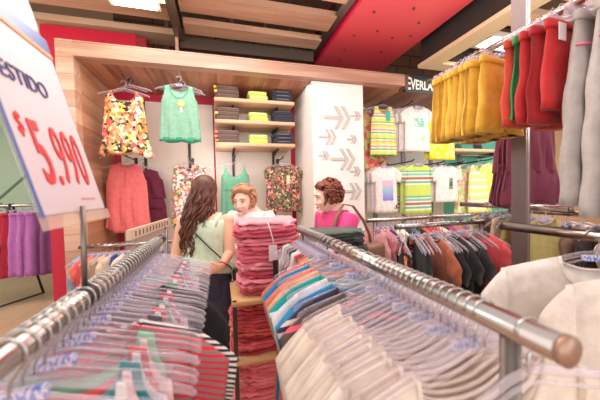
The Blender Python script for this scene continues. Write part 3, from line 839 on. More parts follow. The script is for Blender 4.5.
for si, zs in enumerate((2.535, 2.29, 2.03)):
    t = thing('wall_shelf', shelfname[si] + ' one of the three wooden shelves holding folded trousers', 'shelf', ((SX0+SX1)/2, 3.54, zs))
    b_ = rbox(SX1-SX0, .48, .04, .004, 1); b_.v = [(v[0], v[1], v[2]-.042) for v in b_.v]; b_.build('board', W_shelf, t)
    for x in (.17-.425, .70-.425):
        q = MB(); q.quadprism([(x-.012, .225, -.042), (x-.012, -.12, -.042), (x-.012, -.12, -.055), (x-.012, .225, -.1)], (.024, 0, 0)); q.build('bracket', M_darksteel, t, smooth=False)
    for cx, w, n, h, mt, ed, nm, tm, ln in ((.10, .27, 3, .047, M_brown, cloth((126, 98, 88)), 'brown', None, None), (.46, .225, 2, .05, M_lime, M_limeb, 'lime yellow', None, None), (.76, .235, 3, .044, M_navy, cloth((50, 52, 72)), 'dark navy', None, plain('stitch_grey', (130, 130, 140), .6))):
        for k in range(n):
            tm_ = (M_ytag if si < 2 else M_rtag) if nm == 'brown' and (k > 0 if si == 0 else k == 1 if si == 1 else k >= 0) else None
            o = folded('folded_trousers', w, .27, h-.002, mt, ed, si*20+k+n*3+int(cx*100), tm_, ln if si != 1 else None)
            o.location = (cx+rnd.uniform(-.008, .008), 3.45, zs + .001 + k*h); o.rotation_euler.z = rnd.uniform(-.03, .03)
            tag(o, '%s folded %s trousers on the %s wooden shelf' % ((posname3 if n == 3 else posname2)[k], nm, shelfname[si]), 'folded trousers', 'folded trousers on the wooden shelves')

# ------------------------------------------------------------------ white display column with raised arrows
t = thing('display_column', 'tall white display column with raised arrow shapes shaded by grey colour on its front', 'column', (1.32, 2.98, 0))
b_ = MB(); b_.box(-.315, .315, 0, .78, 0, 2.672); b_.build('column_body', plain('column_white', (238, 230, 224), .4), t, smooth=False)
def chevron(mb, cx, cz, s):
    """double chevron with a short tail, size s tall, in the XZ plane"""
    w = s*.13
    for k in range(2):
        x0 = cx - s*.10 + k*s*.34
        for sg in (1, -1):
            mb.quadprism([(x0 + s*.30, -.001, cz - w*0), (x0 + s*.30 + w*1.25, -.001, cz), (x0 + w*1.25, -.001, cz+sg*s*.5), (x0, -.001, cz+sg*s*.5)], (0, -.012, 0))
    mb.box(cx-s*.55, cx+s*.12, -.013, -.001, cz-w*.55, cz+w*.55)
M_relief = plain('relief_shade_grey', (192, 184, 180), .5)  # near-white arrows coloured grey to stand in for their edge shadows
for cx, cz, s in ((-.03, 2.28, .26), (.21, 2.31, .105), (-.15, 2.06, .17), (.155, 2.04, .10), (-.195, 1.85, .10), (.03, 1.81, .24), (.19, 1.67, .11), (.14, 1.44, .19), (.18, 1.13, .12), (-.15, 1.2, .16)):
    a = MB(); chevron(a, cx, cz, s); a.build('arrow_relief', M_relief, t, smooth=False)

# ------------------------------------------------------------------ right wall bays: tees and dresses on face-out arms
RY = 3.5
for x in (2.27, 2.78, 3.3, 3.88):
    standard(x, .4, 2.66, {2.27: 'first dark upright of the right wall, by the white column', 2.78: 'second dark upright of the right wall, between striped dress and white tees', 3.3: 'third dark upright of the right wall, at the edge of the teal panel', 3.88: 'fourth dark upright, on the teal panel under the pale shelf'}[x], 3.82, plain('upright_grey', (140, 132, 134), .45, .3), .07)
S_ydress = stripes('yellow_green_pink_stripe', .21, [(0, (244, 232, 110)), (.2, (240, 240, 228)), (.28, (110, 190, 110)), (.36, (244, 236, 190)), (.46, (236, 150, 180)), (.54, (246, 240, 180)), (.64, (240, 230, 96)), (.78, (236, 160, 190)), (.84, (250, 244, 210)), (.92, (120, 196, 110))])
S_lime = stripes('lime_teal_brown_stripe', .34, [(0, (206, 228, 110)), (.26, (236, 240, 210)), (.32, (110, 190, 176)), (.4, (236, 240, 220)), (.46, (190, 116, 90)), (.56, (240, 240, 220)), (.62, (120, 200, 186)), (.7, (226, 236, 180)), (.76, (110, 186, 170)), (.82, (206, 228, 110))], off=.05)
F_coralgreen = floral('coral_green_print', [(222, 110, 100), (160, 176, 110), (230, 140, 120), (196, 90, 84), (190, 200, 130)], 22)
F_pinkgreen = floral('pink_green_print', [(246, 170, 170), (226, 238, 170), (250, 220, 210), (190, 220, 130)], 22)
S_limew = stripes('lime_white_print', .2, [(0, (236, 244, 140)), (.3, (248, 246, 230)), (.5, (246, 214, 180)), (.62, (226, 240, 120)), (.8, (248, 236, 220))])
C_wt = [(240, 232, 228), (232, 224, 220), (246, 240, 236)]
def wall_tees(x, z, n, base, label_front, label_back, group, mat, backmats=None, front_extra=None, y0=3.2, gap=.055, L=.62, hw=.19, sleeve=(.085, .17, .07), dx=-.035, cat='tee', name='tee', nw=.085, hk=True):
    out = None
    zr = z + .04 + .34*nw
    arm('wall_bracket', 'dark bracket arm carrying the ' + base, x + dx*(n-1)*.5, zr - .02, 3.8 - y0 + .03, 3.82)
    for k in range(n):
        yy = y0 + gap*k; xx = x + dx*k
        m_ = mat if k == 0 or not backmats else backmats[(k-1) % len(backmats)]
        g = garment(hw=hw, hem=hw*1.06, L=L*(1-.012*k), nw=nw, nf=.075, nb=.015, slope=.34, sleeve=sleeve, thick=.024, fold=.006, seed=int(x*100)+k, rows=14) if sleeve else garment(hw=hw, hem=hw*1.2, L=L, nw=.08, nf=.12, nb=.06, sw=.045, arm=.14, slope=.3, thick=.03, fold=.009, seed=int(x*100)+k, rows=16)
        o = add_garment(name, label_front if k == 0 else label_back, cat, g, m_, (xx, yy, z), rnd.uniform(-.05, .05), m_, None if k == 0 else group)
        hanger('wide', (xx, yy, zr), 0, 'clear hanger of the ' + base, 'clear hangers of the ' + base)
        if k == 0: out = o
    return out
o = wall_tees(2.055, 2.53, 1, 'striped summer dress', 'sleeveless summer dress with yellow, green and pink stripes', '', '', S_ydress, sleeve=None, L=.64, hw=.165, y0=3.22, cat='dress', name='striped_dress')
d = MB(); d.box(-.03, .03, -.004, 0, -.1, .03); d.build('bow_print', plain('teal_print', (70, 180, 170), .6), o, (.05, -.034, -.1), smooth=False)
add_garment('print_dress', 'coral and green printed dress behind the yellow striped one', 'dress', garment(hw=.17, hem=.21, L=.82, nw=.08, nf=.1, nb=.05, sw=.05, arm=.14, thick=.04, fold=.01, seed=31), F_coralgreen, (1.96, 3.33, 2.51), .1, None)
hanger('wide', (1.96, 3.33, 2.58), .1, 'clear hanger of the coral and green printed dress', None)
o = wall_tees(2.56, 2.545, 4, 'upper white tees', 'front white tee with mint letters on the upper right wall arm', 'white tee behind the one with mint letters', 'white tees on the upper right wall arm', cloth(C_wt[2]), [cloth(C_wt[1]), cloth(C_wt[0])], L=.6, dx=-.05)
m_ = floral('mint_print', [(120, 206, 186), (226, 236, 230), (150, 216, 196)], 40)
d = MB(); d.box(-.075, .075, -.003, 0, -.12, 0); d.build('chest_print', m_, o, (.01, -.026, -.16), smooth=False)
d = MB(); d.ball((0, 0, 0), (.035, .004, .03)); d.build('sun_print', plain('apricot_print', (248, 216, 140), .6), o, (.06, -.027, -.43))
o = wall_tees(2.96, 2.44, 2, 'yellow printed tops', 'bright yellow top with white print, below the yellow shorts', 'second bright yellow top behind the printed one', None, floral('yellow_print', [(244, 238, 60), (240, 232, 40), (250, 246, 170), (244, 236, 50)], 26), [cloth((238, 234, 60))], L=.6, hw=.2)
o = wall_tees(2.07, 1.745, 3, 'white tees with blue violet print', 'white tee with blue and violet print on the lower right wall arm', 'white tee behind the one with blue and violet print', 'white tees on the lower right wall arm', cloth(C_wt[2]), [cloth((236, 222, 226)), cloth(C_wt[1])], L=.6, hw=.15, dx=-.03)
def violet_print():
    m, nt, b = base_mat('blue_violet_print')
    tc = nt.nodes.new('ShaderNodeTexCoord'); sp = nt.nodes.new('ShaderNodeSeparateXYZ'); nt.links.new(tc.outputs['Generated'], sp.inputs[0])
    r = nt.nodes.new('ShaderNodeValToRGB'); cr = r.color_ramp
    cr.elements[0].color = lin((150, 130, 226)); cr.elements[1].color = lin((246, 196, 214)); e = cr.elements.new(.5); e.color = lin((160, 200, 230))
    nt.links.new(sp.outputs[2], r.inputs[0]); nt.links.new(r.outputs[0], b.inputs['Base Color']); b.inputs['Roughness'].default_value = .8
    return m
d = MB(); d.box(-.075, .075, -.003, 0, -.26, 0); d.build('chest_print', violet_print(), o, (.01, -.026, -.18), smooth=False)
d = MB(); d.box(-.02, .02, -.003, 0, -.05, 0); d.build('hem_tag', M_black, o, (.12, -.02, -.5), smooth=False)
o = wall_tees(2.56, 1.77, 4, 'lime striped tees', 'lime tee with teal and brown stripes across its lower half', 'lime striped tee behind the front one', 'lime striped tees on the lower right wall arm', S_lime, [cloth((206, 226, 120)), S_lime], L=.66, hw=.2, dx=-.04)
o = wall_tees(3.03, 1.755, 3, 'plain white tees', 'white tee with small green and grey tag, right of the lime striped tees', 'plain white tee behind the tagged one', 'plain white tees on the lower right wall arm', cloth((244, 236, 230)), [cloth(C_wt[1])], L=.5, hw=.185, dx=-.045)
d = MB(); d.box(-.028, .028, -.003, 0, -.15, 0); d.build('price_tag', plain('green_tag', (120, 160, 130), .5), o, (.05, -.028, -.17), smooth=False)
d = MB(); d.box(-.02, .02, -.004, 0, -.06, 0); d.build('barcode_tag', plain('grey_tag', (88, 90, 92), .5), o, (.05, -.0285, -.22), smooth=False)
o = wall_tees(3.44, 1.77, 1, 'pink and green printed dress', 'pink and pale green printed dress hanging before the teal panel', '', '', F_pinkgreen, sleeve=None, L=.72, hw=.15, cat='dress', name='print_dress', y0=3.3)
o = wall_tees(3.58, 1.77, 2, 'lime and white printed tops', 'lime and white printed sleeveless top before the teal panel', 'bright lime top behind the printed one', None, S_limew, [cloth((222, 236, 60))], sleeve=None, L=.7, hw=.15, name='print_blouse', cat='top', dx=.13)
o = wall_tees(3.86, 1.80, 1, 'bright lime tee', 'bright lime tee with pale print at the far right of the teal wall', '', '', floral('lime_print', [(226, 238, 96), (232, 242, 120), (240, 226, 180), (222, 236, 80)], 18), L=.6, hw=.2)
# pale shelf on the teal wall with a dark cap on it
t = thing('wall_shelf', 'pale wooden shelf on the teal wall under the yellow shorts', 'shelf', (3.87, 3.62, 2.04))
b_ = rbox(1.0, .4, .045, .004, 1); b_.v = [(v[0], v[1], v[2]-.045) for v in b_.v]; b_.build('board', plain('pale_shelf', (236, 208, 166), .5), t)
for x in (-.4, .4):
    q = MB(); q.box(x-.012, x+.012, -.1, .19, -.1, -.046); q.build('bracket', M_darksteel, t, smooth=False)
t = thing('dark_cap', 'dark cap with a brim lying on the pale shelf', 'cap', (3.88, 3.52, 2.042))
b_ = MB(); b_.ball((0, 0, .0), (.1, .11, .12), fn=lambda w, v: Vector((w.x, w.y, max(w.z, .002)))); b_.build('crown', cloth((52, 50, 74)), t)
b_ = MB(); b_.ball((-.1, -.04, .02), (.09, .08, .012)); b_.build('brim', cloth((40, 36, 48)), t)
t = thing('teal_folded_shirt', 'folded teal top on the pale shelf beside the dark cap', 'folded top', (3.64, 3.55, 2.042))
b_ = rbox(.24, .26, .05, .018, 3); b_.build('lower_fold', cloth((60, 170, 160)), t); b_ = rbox(.23, .25, .03, .012, 3); b_.build('upper_fold', cloth((70, 180, 170)), t, (0, 0, .05))
# face-out bars on the teal wall
rail('wall_bar', 'horizontal grey bar on the teal wall below the pale shelf', (3.5, 3.42, 1.93), (4.3, 3.42, 1.93), .014, mat=M_steel)
# brand sign
t = thing('brand_sign', 'black sign with white EVERLAST lettering above the right wall', 'sign', (2.46, 2.93, 2.72))
b_ = MB(); b_.box(-.295, .295, -.02, .02, -.105, .115); b_.build('sign_board', plain('sign_black', (36, 34, 36), .45), t, smooth=False)
def arc(u, q):
    return .16*(1-abs(2*u-1)**1.6)*.6 + q*(1 - .36*(1-abs(2*u-1)**1.6))
text_mb('EVERLAST', .48, .165, warp=arc).build('sign_lettering', plain('sign_white', (244, 240, 234), .5), t, (-.27, -.021, -.085), smooth=False)

# ------------------------------------------------------------------ far and middle racks on the right (rails run along the wall)
rail('hang_rail', 'far chrome rail along the right wall with many narrow coloured tops', (1.13, 2.02, 1.2), (2.75, 2.02, 1.2), .016, legs=(.04, .96))
far = [('dusty pink', (226, 160, 160)), ('rose', (220, 130, 140)), ('navy', (50, 50, 100)), ('cream', (232, 214, 190)), ('white', (240, 232, 226)), ('charcoal', (54, 50, 52)), ('teal', (20, 136, 150)), ('black', (34, 30, 32)),
       ('coral', (236, 96, 90)), ('scarlet', (214, 44, 60)), ('watermelon', (240, 80, 100)), ('ivory', (240, 226, 206)), ('dark brown', (84, 58, 50)), ('magenta', (200, 60, 130)), ('taupe', (170, 140, 120)), ('orange', (224, 120, 70)),
       ('violet', (140, 80, 150)), ('grey', (150, 140, 138)), ('beige', (214, 190, 164)), ('khaki', (150, 140, 100)), ('sand', (220, 196, 164)), ('steel blue', (96, 120, 150)), ('pale peach', (244, 206, 184)), ('hot pink', (230, 70, 140)), ('lemon', (240, 226, 110)), ('mocha', (120, 90, 76)), ('silver grey', (190, 184, 184)), ('plum', (110, 50, 90)), ('mint', (170, 220, 196)), ('brick red', (170, 60, 50))]
for i, (nm, c) in enumerate(far):
    x = 1.2 + .05*i
    g = garment(hw=.19, hem=.21, L=.55, nw=.08, nf=.07, nb=.03, slope=.34, sleeve=(.05, .13, .04) if i % 3 else None, arm=.13, sw=.05 if i % 3 == 0 else None, thick=.02, fold=.007, seed=200+i, rows=12)
    rz = PI/2 + rnd.uniform(-.12, .12)
    hanger('slim', (x, 2.02, 1.2), rz, 'clear hanger on the far right rail', 'clear hangers on the far right rail')
    add_garment('hanging_shirt', nm + ' top hanging edge-on in the row on the far right rail', 'top', g, cloth(c), (x, 2.02, gz(1.2, .08)), rz, cloth(c))
rail('hang_rail', 'middle chrome rail on the right carrying black and coral tops', (1.0, 1.44, 1.225), (1.65, 1.44, 1.225), .016, legs=(.97,))
S_plaid = stripes('taupe_stripe', .06, [(0, (176, 150, 130)), (.5, (206, 186, 166)), (.75, (140, 110, 96))], axis=2)
mid = [('black top with red floral straps', 'bf'), ('raven black tank top', (30, 26, 28)), ('rust orange top', (176, 84, 48)), ('taupe striped top', S_plaid), ('jet black tee', (26, 23, 25)), ('black tee with red print', 'bp'), ('charcoal tank top', (46, 42, 44)),
       ('watermelon pink tee', (236, 76, 84)), ('midnight navy tee', (36, 36, 52)), ('tan top', (206, 170, 140)), ('sand coloured top', (222, 196, 168)), ('wine red top', (130, 40, 56)), ('cream striped top', (230, 214, 196)), ('dark olive top', (88, 84, 54))]
MIDX = [1.06, 1.16, 1.26, 1.285, 1.31, 1.40, 1.50, 1.61, 1.68, 1.76, 1.84, 1.92, 2.0, 2.1]
for x in (1.02, 1.11, 1.14, 1.21, 1.28, 1.33, 1.40, 1.49, 1.57):
    hanger('wide', (x, 1.44, 1.225), PI/2 - .3 + rnd.uniform(-.15, .15), 'empty clear hanger between the black tops on the middle right rail', 'empty clear hangers on the middle right rail')
for i, (nm, c) in enumerate(mid[:8]):
    x = MIDX[i]
    rz = PI/2 + rnd.uniform(-.1, .1) - (.85 if i == 0 else .3 if i < 7 else 0)
    hanger('wide', (x, 1.44, 1.225), rz, 'clear hanger in the row on the middle right rail', 'clear hangers on the middle right rail')
    if c == 'bf':
        g = garment(hw=.215, hem=.26, L=.6, nw=.11, nf=.16, nb=.06, sw=.05, arm=.13, slope=.34, thick=.025, fold=.007, seed=300, rows=18)
        o = add_garment('black_tank_shirt', 'black tank top with red floral panels on the middle right rail', 'top', g, cloth((32, 29, 31)), (x, 1.44, gz(1.225, .1)), rz, F_black)
        for s in (-1, 1):
            p = MB(); p.tube([(s*.13, -.012, -.02), (s*.15, -.02, -.12), (s*.2, -.012, -.3), (s*.215, -.01, -.5)], [.016, .02, .026, .03], 8, flat=.5, up=(1, 0, 0)); p.build('floral_panel', F_black, o)
        p = MB(); p.box(-.018, .018, -.003, 0, -.05, 0); p.build('price_tag', plain('amber_tag', (240, 180, 40), .5), o, (-.02, -.03, -.22), smooth=False)
        continue
    m_ = c if not isinstance(c, (tuple, str)) else cloth((34, 30, 32)) if c == 'bp' else cloth(c)
    tee = 'tee' in nm or i % 2 == 0
    g = garment(hw=.2, hem=.22, L=.6, nw=.09, nf=.09, nb=.03, slope=.36, sleeve=(.09, .17, .09) if tee else None, sw=None if tee else .05, arm=.14, thick=.02, fold=.008, seed=300+i, rows=14)
    o = add_garment('hanging_tee' if tee else 'hanging_shirt', nm + ' on the middle right rail', 'top', g, m_, (x, 1.44, gz(1.225, .09)), rz, m_)
    if c == 'bp':
        p = MB(); p.box(-.012, .012, -.004, 0, -.07, 0); p.build('chest_print', plain('red_tag', (226, 50, 60), .5), o, (-.1, -.022, -.16), smooth=False)

# ------------------------------------------------------------------ tall gondola at the right: steel post, upper and lower rails
GX = 1.30; LX = 1.14
t = thing('steel_post', 'tall square steel post rising from floor to ceiling at the right', 'post', (1.55, 1.126, 0))
b_ = MB(); b_.box(-.032, .032, -.032, .032, 0, 3.95); b_.build('post_tube', plain('post_grey', (136, 120, 118), .35, .75), t, smooth=False, rotz=.35)
sl = MB(); sl.box(-.006, .006, -.0335, -.0321, .1, 3.4); sl.build('slot_strip', plain('slot_light', (186, 170, 166), .3, .7), t, rotz=.35, smooth=False)
b_ = MB(); b_.box(-.1, .1, -.1, .1, 0, .012); b_.build('base_plate', M_steel, t, smooth=False)
rail('upper_rail', 'high chrome rail carrying yellow, green and red shorts at the right', (GX, .2, 2.13), (GX, 1.5, 2.13), .016)
rail('lower_rail', 'lower chrome rail at the right under the red shorts and grey leggings', (LX, .2, 1.285), (LX, .9, 1.285), .018)
rail('upper_rail', 'second high rail behind the steel post carrying burgundy dresses', (1.93, .6, 2.02), (1.93, 1.6, 2.02), .016)
rail('lower_rail', 'shiny lower bar behind the steel post, below the burgundy dresses', (1.8, 1.05, 1.32), (1.8, 1.75, 1.32), .017)
t = thing('rail_bracket', 'steel cross bracket joining the two high rails to the tall post', 'bracket', (1.55, 1.126, 2.03))
b_ = MB(); b_.box(-.26, .39, -.012, .012, -.005, .028); b_.build('bracket_bar', M_steel, t, smooth=False, loc=(0, .035, 0))
C_yel = [(226, 172, 40), (220, 164, 34), (232, 180, 52)]
def shorts(name, label, y, c, L=.33, hw=.16, group=None, rz=0.0, thick=.026, x=GX, taper=1.05, hl='clear clip hanger on the high right rail', z=2.045, seed=0):
    hanger('clip', (x, y, 2.13), rz, hl, 'clip hangers on the high right rail', name='clip_hanger')
    b_, band = bottoms(hw, L, .2, thick=thick, seed=seed, taper=taper, fold=.007)
    o = b_.build(name, cloth(c), None, (x, y, z), rz); tag(o, label, 'shorts', group)
    band.build('waistband', cloth(c), o)
    return o
for i in range(9):
    shorts('yellow_shorts', ('nearest of the mustard yellow shorts, showing its full width' if i == 0 else 'mustard yellow shorts overlapping in the row on the high right rail'), 1.03 + .033*i, C_yel[i % 3], .345, .155, None if i == 0 else 'mustard yellow shorts on the high right rail', rnd.uniform(-.05, .05) + (.12 if i == 0 else 0), seed=400+i)
shorts('orange_red_shorts', 'orange red shorts between the yellow and the green ones', .89, (214, 56, 30), .35, .16, seed=420)
shorts('green_shorts', 'emerald green shorts in front of the steel post', .862, (20, 136, 66), .33, .155, None, .05, seed=421)
shorts('red_shorts', 'bright red shorts right beside the green ones', .815, (204, 30, 32), .35, .165, None, -.05, seed=422)
o = shorts('red_shorts', 'bright red shorts with a white price tag near the grey leggings', .75, (206, 26, 28), .32, .16, None, .08, seed=423)
p = MB(); p.box(-.02, .02, -.002, 0, -.06, 0); p.build('price_tag', M_paper, o, (-.14, -.035, -.03), smooth=False)
shorts('red_shorts', 'darker red shorts behind the two bright red ones', .785, (184, 22, 28), .36, .165, None, .0, seed=424)
for i, (yy, c) in enumerate(((.69, (176, 164, 160)), (.63, (186, 174, 168)), (.57, (170, 158, 154)), (.51, (182, 170, 166)))):
    lab = ['pale grey leggings with pink waist stripe beside the red shorts', 'second pale grey leggings in the row, darker fold at the hip', 'third pale grey leggings, further right on the high rail', 'pale grey leggings at the right edge of the photo'][i]
    hanger('clip', (GX, yy, 2.13), 0, 'clear clip hanger on the high right rail', 'clip hangers on the high right rail', name='clip_hanger')
    b_, band = bottoms(.125, .66 + .035*i, .24, thick=.034, seed=440+i, taper=1.5, fold=.005, rows=18)
    o = b_.build('grey_leggings', cloth(c), None, (GX, yy, 2.04), .15); tag(o, lab, 'leggings')
    band.build('waistband', cloth(c), o)
    p = MB(); p.tube([(-.139 + .278*k/8, -.03*math.sqrt(max(0, 1-(k/4-1)**4))-.005, -.12) for k in range(9)], .004, 5); p.build('pink_stripe', plain('neon_pink', (240, 100, 150), .6), o)
    if i == 0:
        p = MB(); p.ball((0, 0, 0), (.035, .012, .014), rot=Matrix.Rotation(-.5, 3, 'Y')); p.build('dark_toggle', plain('dark_toggle', (60, 52, 54), .5), o, (-.10, -.05, -.46))
for i in range(4):
    hanger('slim', (1.93, 1.33 + .027*i, 2.02), 0, 'clear hanger of a burgundy dress on the second high rail', 'clear hangers of the burgundy dresses')
    o = add_garment('burgundy_dress', ['nearest burgundy ruffled dress, right behind the steel post', 'second burgundy ruffled dress from the front', 'third burgundy ruffled dress from the front', 'rearmost burgundy ruffled dress'][i], 'dress',
        garment(hw=.18, hem=.22, L=.42, nw=.08, nf=.08, nb=.03, sw=.06, arm=.12, thick=.03, fold=.012, seed=460+i), M_burg, (1.93, 1.33+.027*i, gz(2.02, .08)), 0, M_burg)
    rf = garment(hw=.215, hem=.25, L=.26, nw=.2, nf=.004, nb=.004, slope=.02, thick=.034, fold=.02, nfold=8, hemwave=.01, seed=470+i, rows=10)[0]
    rf.build('skirt_tier', M_burg, o, (0, 0, -.36))
# lower rail: cream drapes near the viewer, ochre and tan tops behind
for i, (yy, c, nm) in enumerate(((.41, (230, 214, 202), 'first'), (.60, (236, 222, 212), 'second'))):
    hanger('wide', (LX, yy, 1.285), -.6, 'clear hanger in the row on the lower right rail', 'clear hangers on the lower right rail')
    add_garment('cream_drape_shirt', nm + ' loose cream top counted from the viewer on the lower right rail', 'top',
        garment(hw=.25, hem=.33, L=.75, nw=.09, nf=.11, nb=.04, slope=.3, sleeve=(.075, .24, .10), thick=.022, fold=.0045, nfold=9, seed=480+i, rows=18), cloth(c), (LX, yy, gz(1.285, .09)), -.6, cloth(c))
for i, (c, nm) in enumerate((((176, 160, 90), 'olive yellow'), ((200, 140, 90), 'caramel'), ((150, 136, 80), 'moss'), ((220, 190, 160), 'light tan'), ((120, 96, 80), 'cocoa'), ((190, 180, 110), 'mustard olive'))):
    yy = 1.17+.075*i
    hanger('slim', (1.8, yy, 1.32), 0, 'clear hanger on the shiny bar behind the steel post', 'clear hangers behind the steel post')
    add_garment('hanging_shirt', nm + ' top on the shiny bar behind the steel post', 'top', garment(hw=.15, hem=.16, L=.5, nw=.08, nf=.07, nb=.03, slope=.34, arm=.12, sw=.04, thick=.022, fold=.007, seed=500+i, rows=12), cloth(c), (1.8, yy, gz(1.32, .08)), 0, cloth(c))

rail('lower_rail', 'low rail with dark tops behind the olive ones, at the right edge', (2.1, .7, 1.27), (2.1, 1.6, 1.27), .016, legs=(.9,))
for i, (c, nm) in enumerate((((60, 54, 58), 'slate'), ((196, 176, 164), 'putty'), ((52, 46, 48), 'soot black'), ((150, 120, 104), 'nut brown'), ((44, 50, 76), 'ink blue'), ((200, 186, 176), 'stone grey'), ((70, 60, 58), 'umber'), ((176, 160, 150), 'ash'), ((40, 36, 40), 'coal black'))):
    yy = .82 + .085*i
    hanger('wide', (2.1, yy, 1.27), -.3, 'clear hanger on the low rail at the right edge', 'clear hangers on the low rail at the right edge')
    add_garment('hanging_shirt', nm + ' top on the low rail at the right edge', 'top', garment(hw=.19, hem=.21, L=.55, nw=.08, nf=.07, nb=.03, slope=.34, sleeve=(.06, .15, .05), thick=.024, fold=.007, seed=520+i, rows=12), cloth(c), (2.1, yy, gz(1.27, .08)), -.3, cloth(c))

# ------------------------------------------------------------------ display stand with piles of folded clothes between the rails
t = thing('display_stand', 'wooden display stand with three shelves of folded pink and red clothes', 'display stand', (.27, 1.79, 0))
for z in (.84, .5, .13):
    b_ = rbox(.46, .4, .03, .004, 1); b_.v = [(v[0], v[1], v[2]-.03) for v in b_.v]; b_.build('shelf', plain('stand_wood', (206, 160, 112), .5), t, (0, 0, z))
for sx in (-1, 1):
    for sy in (-1, 1):
        b_ = MB(); b_.box(sx*.215-.012, sx*.215+.012, sy*.185-.012, sy*.185+.012, 0, .84); b_.build('leg', M_darksteel, t, smooth=False)
def pile_item(w, d, h, seed):
    """soft folded garment: wavy outline, uneven top, rounded front fold"""
    r = random.Random(seed); s = MB(); s2 = []
    for k in range(2):
        q = MB(); rings = []
        for zz, sc in ((0, .9), (.12, .98), (.45, 1.02), (.8, .99), (1.0, .9)):
            rings.append(((r.uniform(-.004, .004), r.uniform(-.004, .004), (k + zz)*h/2), w/2*sc, d/2*sc, 0))
        q.loft(rings, 56, 3.6)
        v2 = []
        for v in q.v:
            n1 = noise.noise(Vector((v[0]*16+seed*3.1, v[1]*16+k*5, v[2]*30)))
            n2 = noise.noise(Vector((v[0]*40+seed*1.7, v[1]*40, v[2]*60+k*3)))
            v2.append((v[0]*(1+.07*n1)+.012*n2, v[1]*(1+.09*n1)+.016*n2, v[2]+.022*n1*(.4+abs(v[0])/w)+.010*n2))
        q.v = v2; s2.append(q)
    return s2
PK = [(222, 82, 106), (238, 122, 138), (212, 70, 96), (242, 140, 150), (228, 98, 120)]
def pile(x, y, z0, n, h, w, d, where, seed, cols=PK, nm='rose pink', spread=.012):
    out = []
    for k in range(n):
        a, b_ = pile_item(w*rnd.uniform(.94, 1.04), d*rnd.uniform(.95, 1.03), h*.98, seed+k)
        c = cols[k % len(cols)]
        o = a.build('folded_shirt', cloth(c), None, (x+rnd.uniform(-spread, spread), y+rnd.uniform(-spread, spread), z0 + h*k + .001), rnd.uniform(-.08, .08))
        b_.build('upper_fold', cloth(tuple(min(255, v+8) for v in c)), o)
        pos = 'lowest' if k == 0 else 'topmost' if k == n-1 else '%s from bottom' % ['', 'second', 'third', 'fourth', 'fifth', 'sixth', 'seventh', 'eighth', 'ninth', 'tenth', 'eleventh', 'twelfth', 'thirteenth'][k]
        tag(o, '%s folded top, %s of the pile %s' % (nm, pos, where), 'folded top', 'folded tops in the pile ' + where)
        out.append(o)
    return out
top = pile(.275, 1.79, .84, 9, .0487, .39, .33, 'on top of the stand', 600)
pile(.235, 1.79, .5, 8, .036, .40, .33, 'on the middle stand shelf', 630, [(214, 62, 72), (226, 84, 90), (196, 48, 62), (232, 96, 84)], 'crimson')
pile(.235, 1.79, .13, 9, .036, .40, .33, 'on the lowest stand shelf', 660, [(232, 104, 110), (226, 92, 100), (238, 120, 122)], 'salmon pink')
t = thing('hang_tag', 'white price tag and black card hanging on a string from the pink pile', 'tag', (.27, 1.575, 1.27))
s = MB(); s.tube([(-.02, .0, .015), (-.006, -.012, -.04), (.006, -.012, -.09), (.01, -.014, -.12)], .0035, 6); s.build('string', M_paper, t)
s = MB(); s.box(-.02, .028, -.018, -.014, -.21, -.12); s.build('white_tag', M_paper, t, smooth=False)
s = MB(); s.box(.0, .085, -.022, -.019, -.32, -.205); s.build('black_card', plain('black_card', (44, 38, 36), .5), t, smooth=False)
# dark green folded pile on a low table beyond the right rail
t = thing('side_table', 'small table with dark folded clothes at the far end of the right rail', 'table', (.7, 1.68, 0))
b_ = rbox(.4, .34, .03, .005, 1); b_.build('tabletop', plain('stand_wood', (206, 160, 112)), t, (0, 0, 1.0))
for sx in (-1, 1):
    for sy in (-1, 1):
        b_ = MB(); b_.tube([(sx*.17, sy*.14, 0), (sx*.17, sy*.14, 1.0)], .012, 8); b_.build('leg', M_darksteel, t)
pile(.7, 1.68, 1.031, 5, .034, .36, .3, 'on the small table', 690, [(48, 52, 46), (60, 72, 62), (40, 42, 40)], 'dark green')

# ------------------------------------------------------------------ rack inside the portal at the left
rail('hang_rail', 'low chrome rail along the wooden side of the portal, with coral and beige tops', (-1.14, 2.72, 1.03), (-.33, 2.72, 1.03), .014, legs=(.03, .97))
low = [('pale blue', (150, 176, 210)), ('coral', (240, 96, 92)), ('salmon', (244, 124, 110)), ('taupe', (190, 158, 130)), ('sand', (214, 186, 156)), ('beige', (222, 196, 166)), ('royal blue', (40, 56, 150)), ('cream', (236, 216, 190)), ('brown', (120, 90, 74)), ('ivory', (240, 228, 210)), ('black', (40, 36, 40)), ('rose', (244, 120, 124)), ('watermelon', (240, 84, 96)), ('emerald', (20, 150, 110)), ('dark grey', (96, 88, 92)), ('lavender grey', (170, 150, 160)), ('green floral', F_green)]
for i, (nm, c) in enumerate(low):
    x = -1.08 + .044*i; rz = PI/2 - .5 + rnd.uniform(-.08, .08)
    hanger('slim', (x, 2.72, 1.03), rz, 'clear hanger on the low rail inside the portal', 'clear hangers on the low portal rail')
    m_ = cloth(c) if isinstance(c, tuple) else c
    add_garment('hanging_shirt', nm + ' top on the low portal rail', 'top', garment(hw=.17, hem=.19, L=.5, nw=.075, nf=.07, nb=.03, slope=.34, sleeve=(.05, .14, .05) if i % 2 else None, sw=None if i % 2 else .05, arm=.13, thick=.016, fold=.006, seed=700+i, rows=12), m_, (x, 2.72, gz(1.03, .075)), rz, m_)
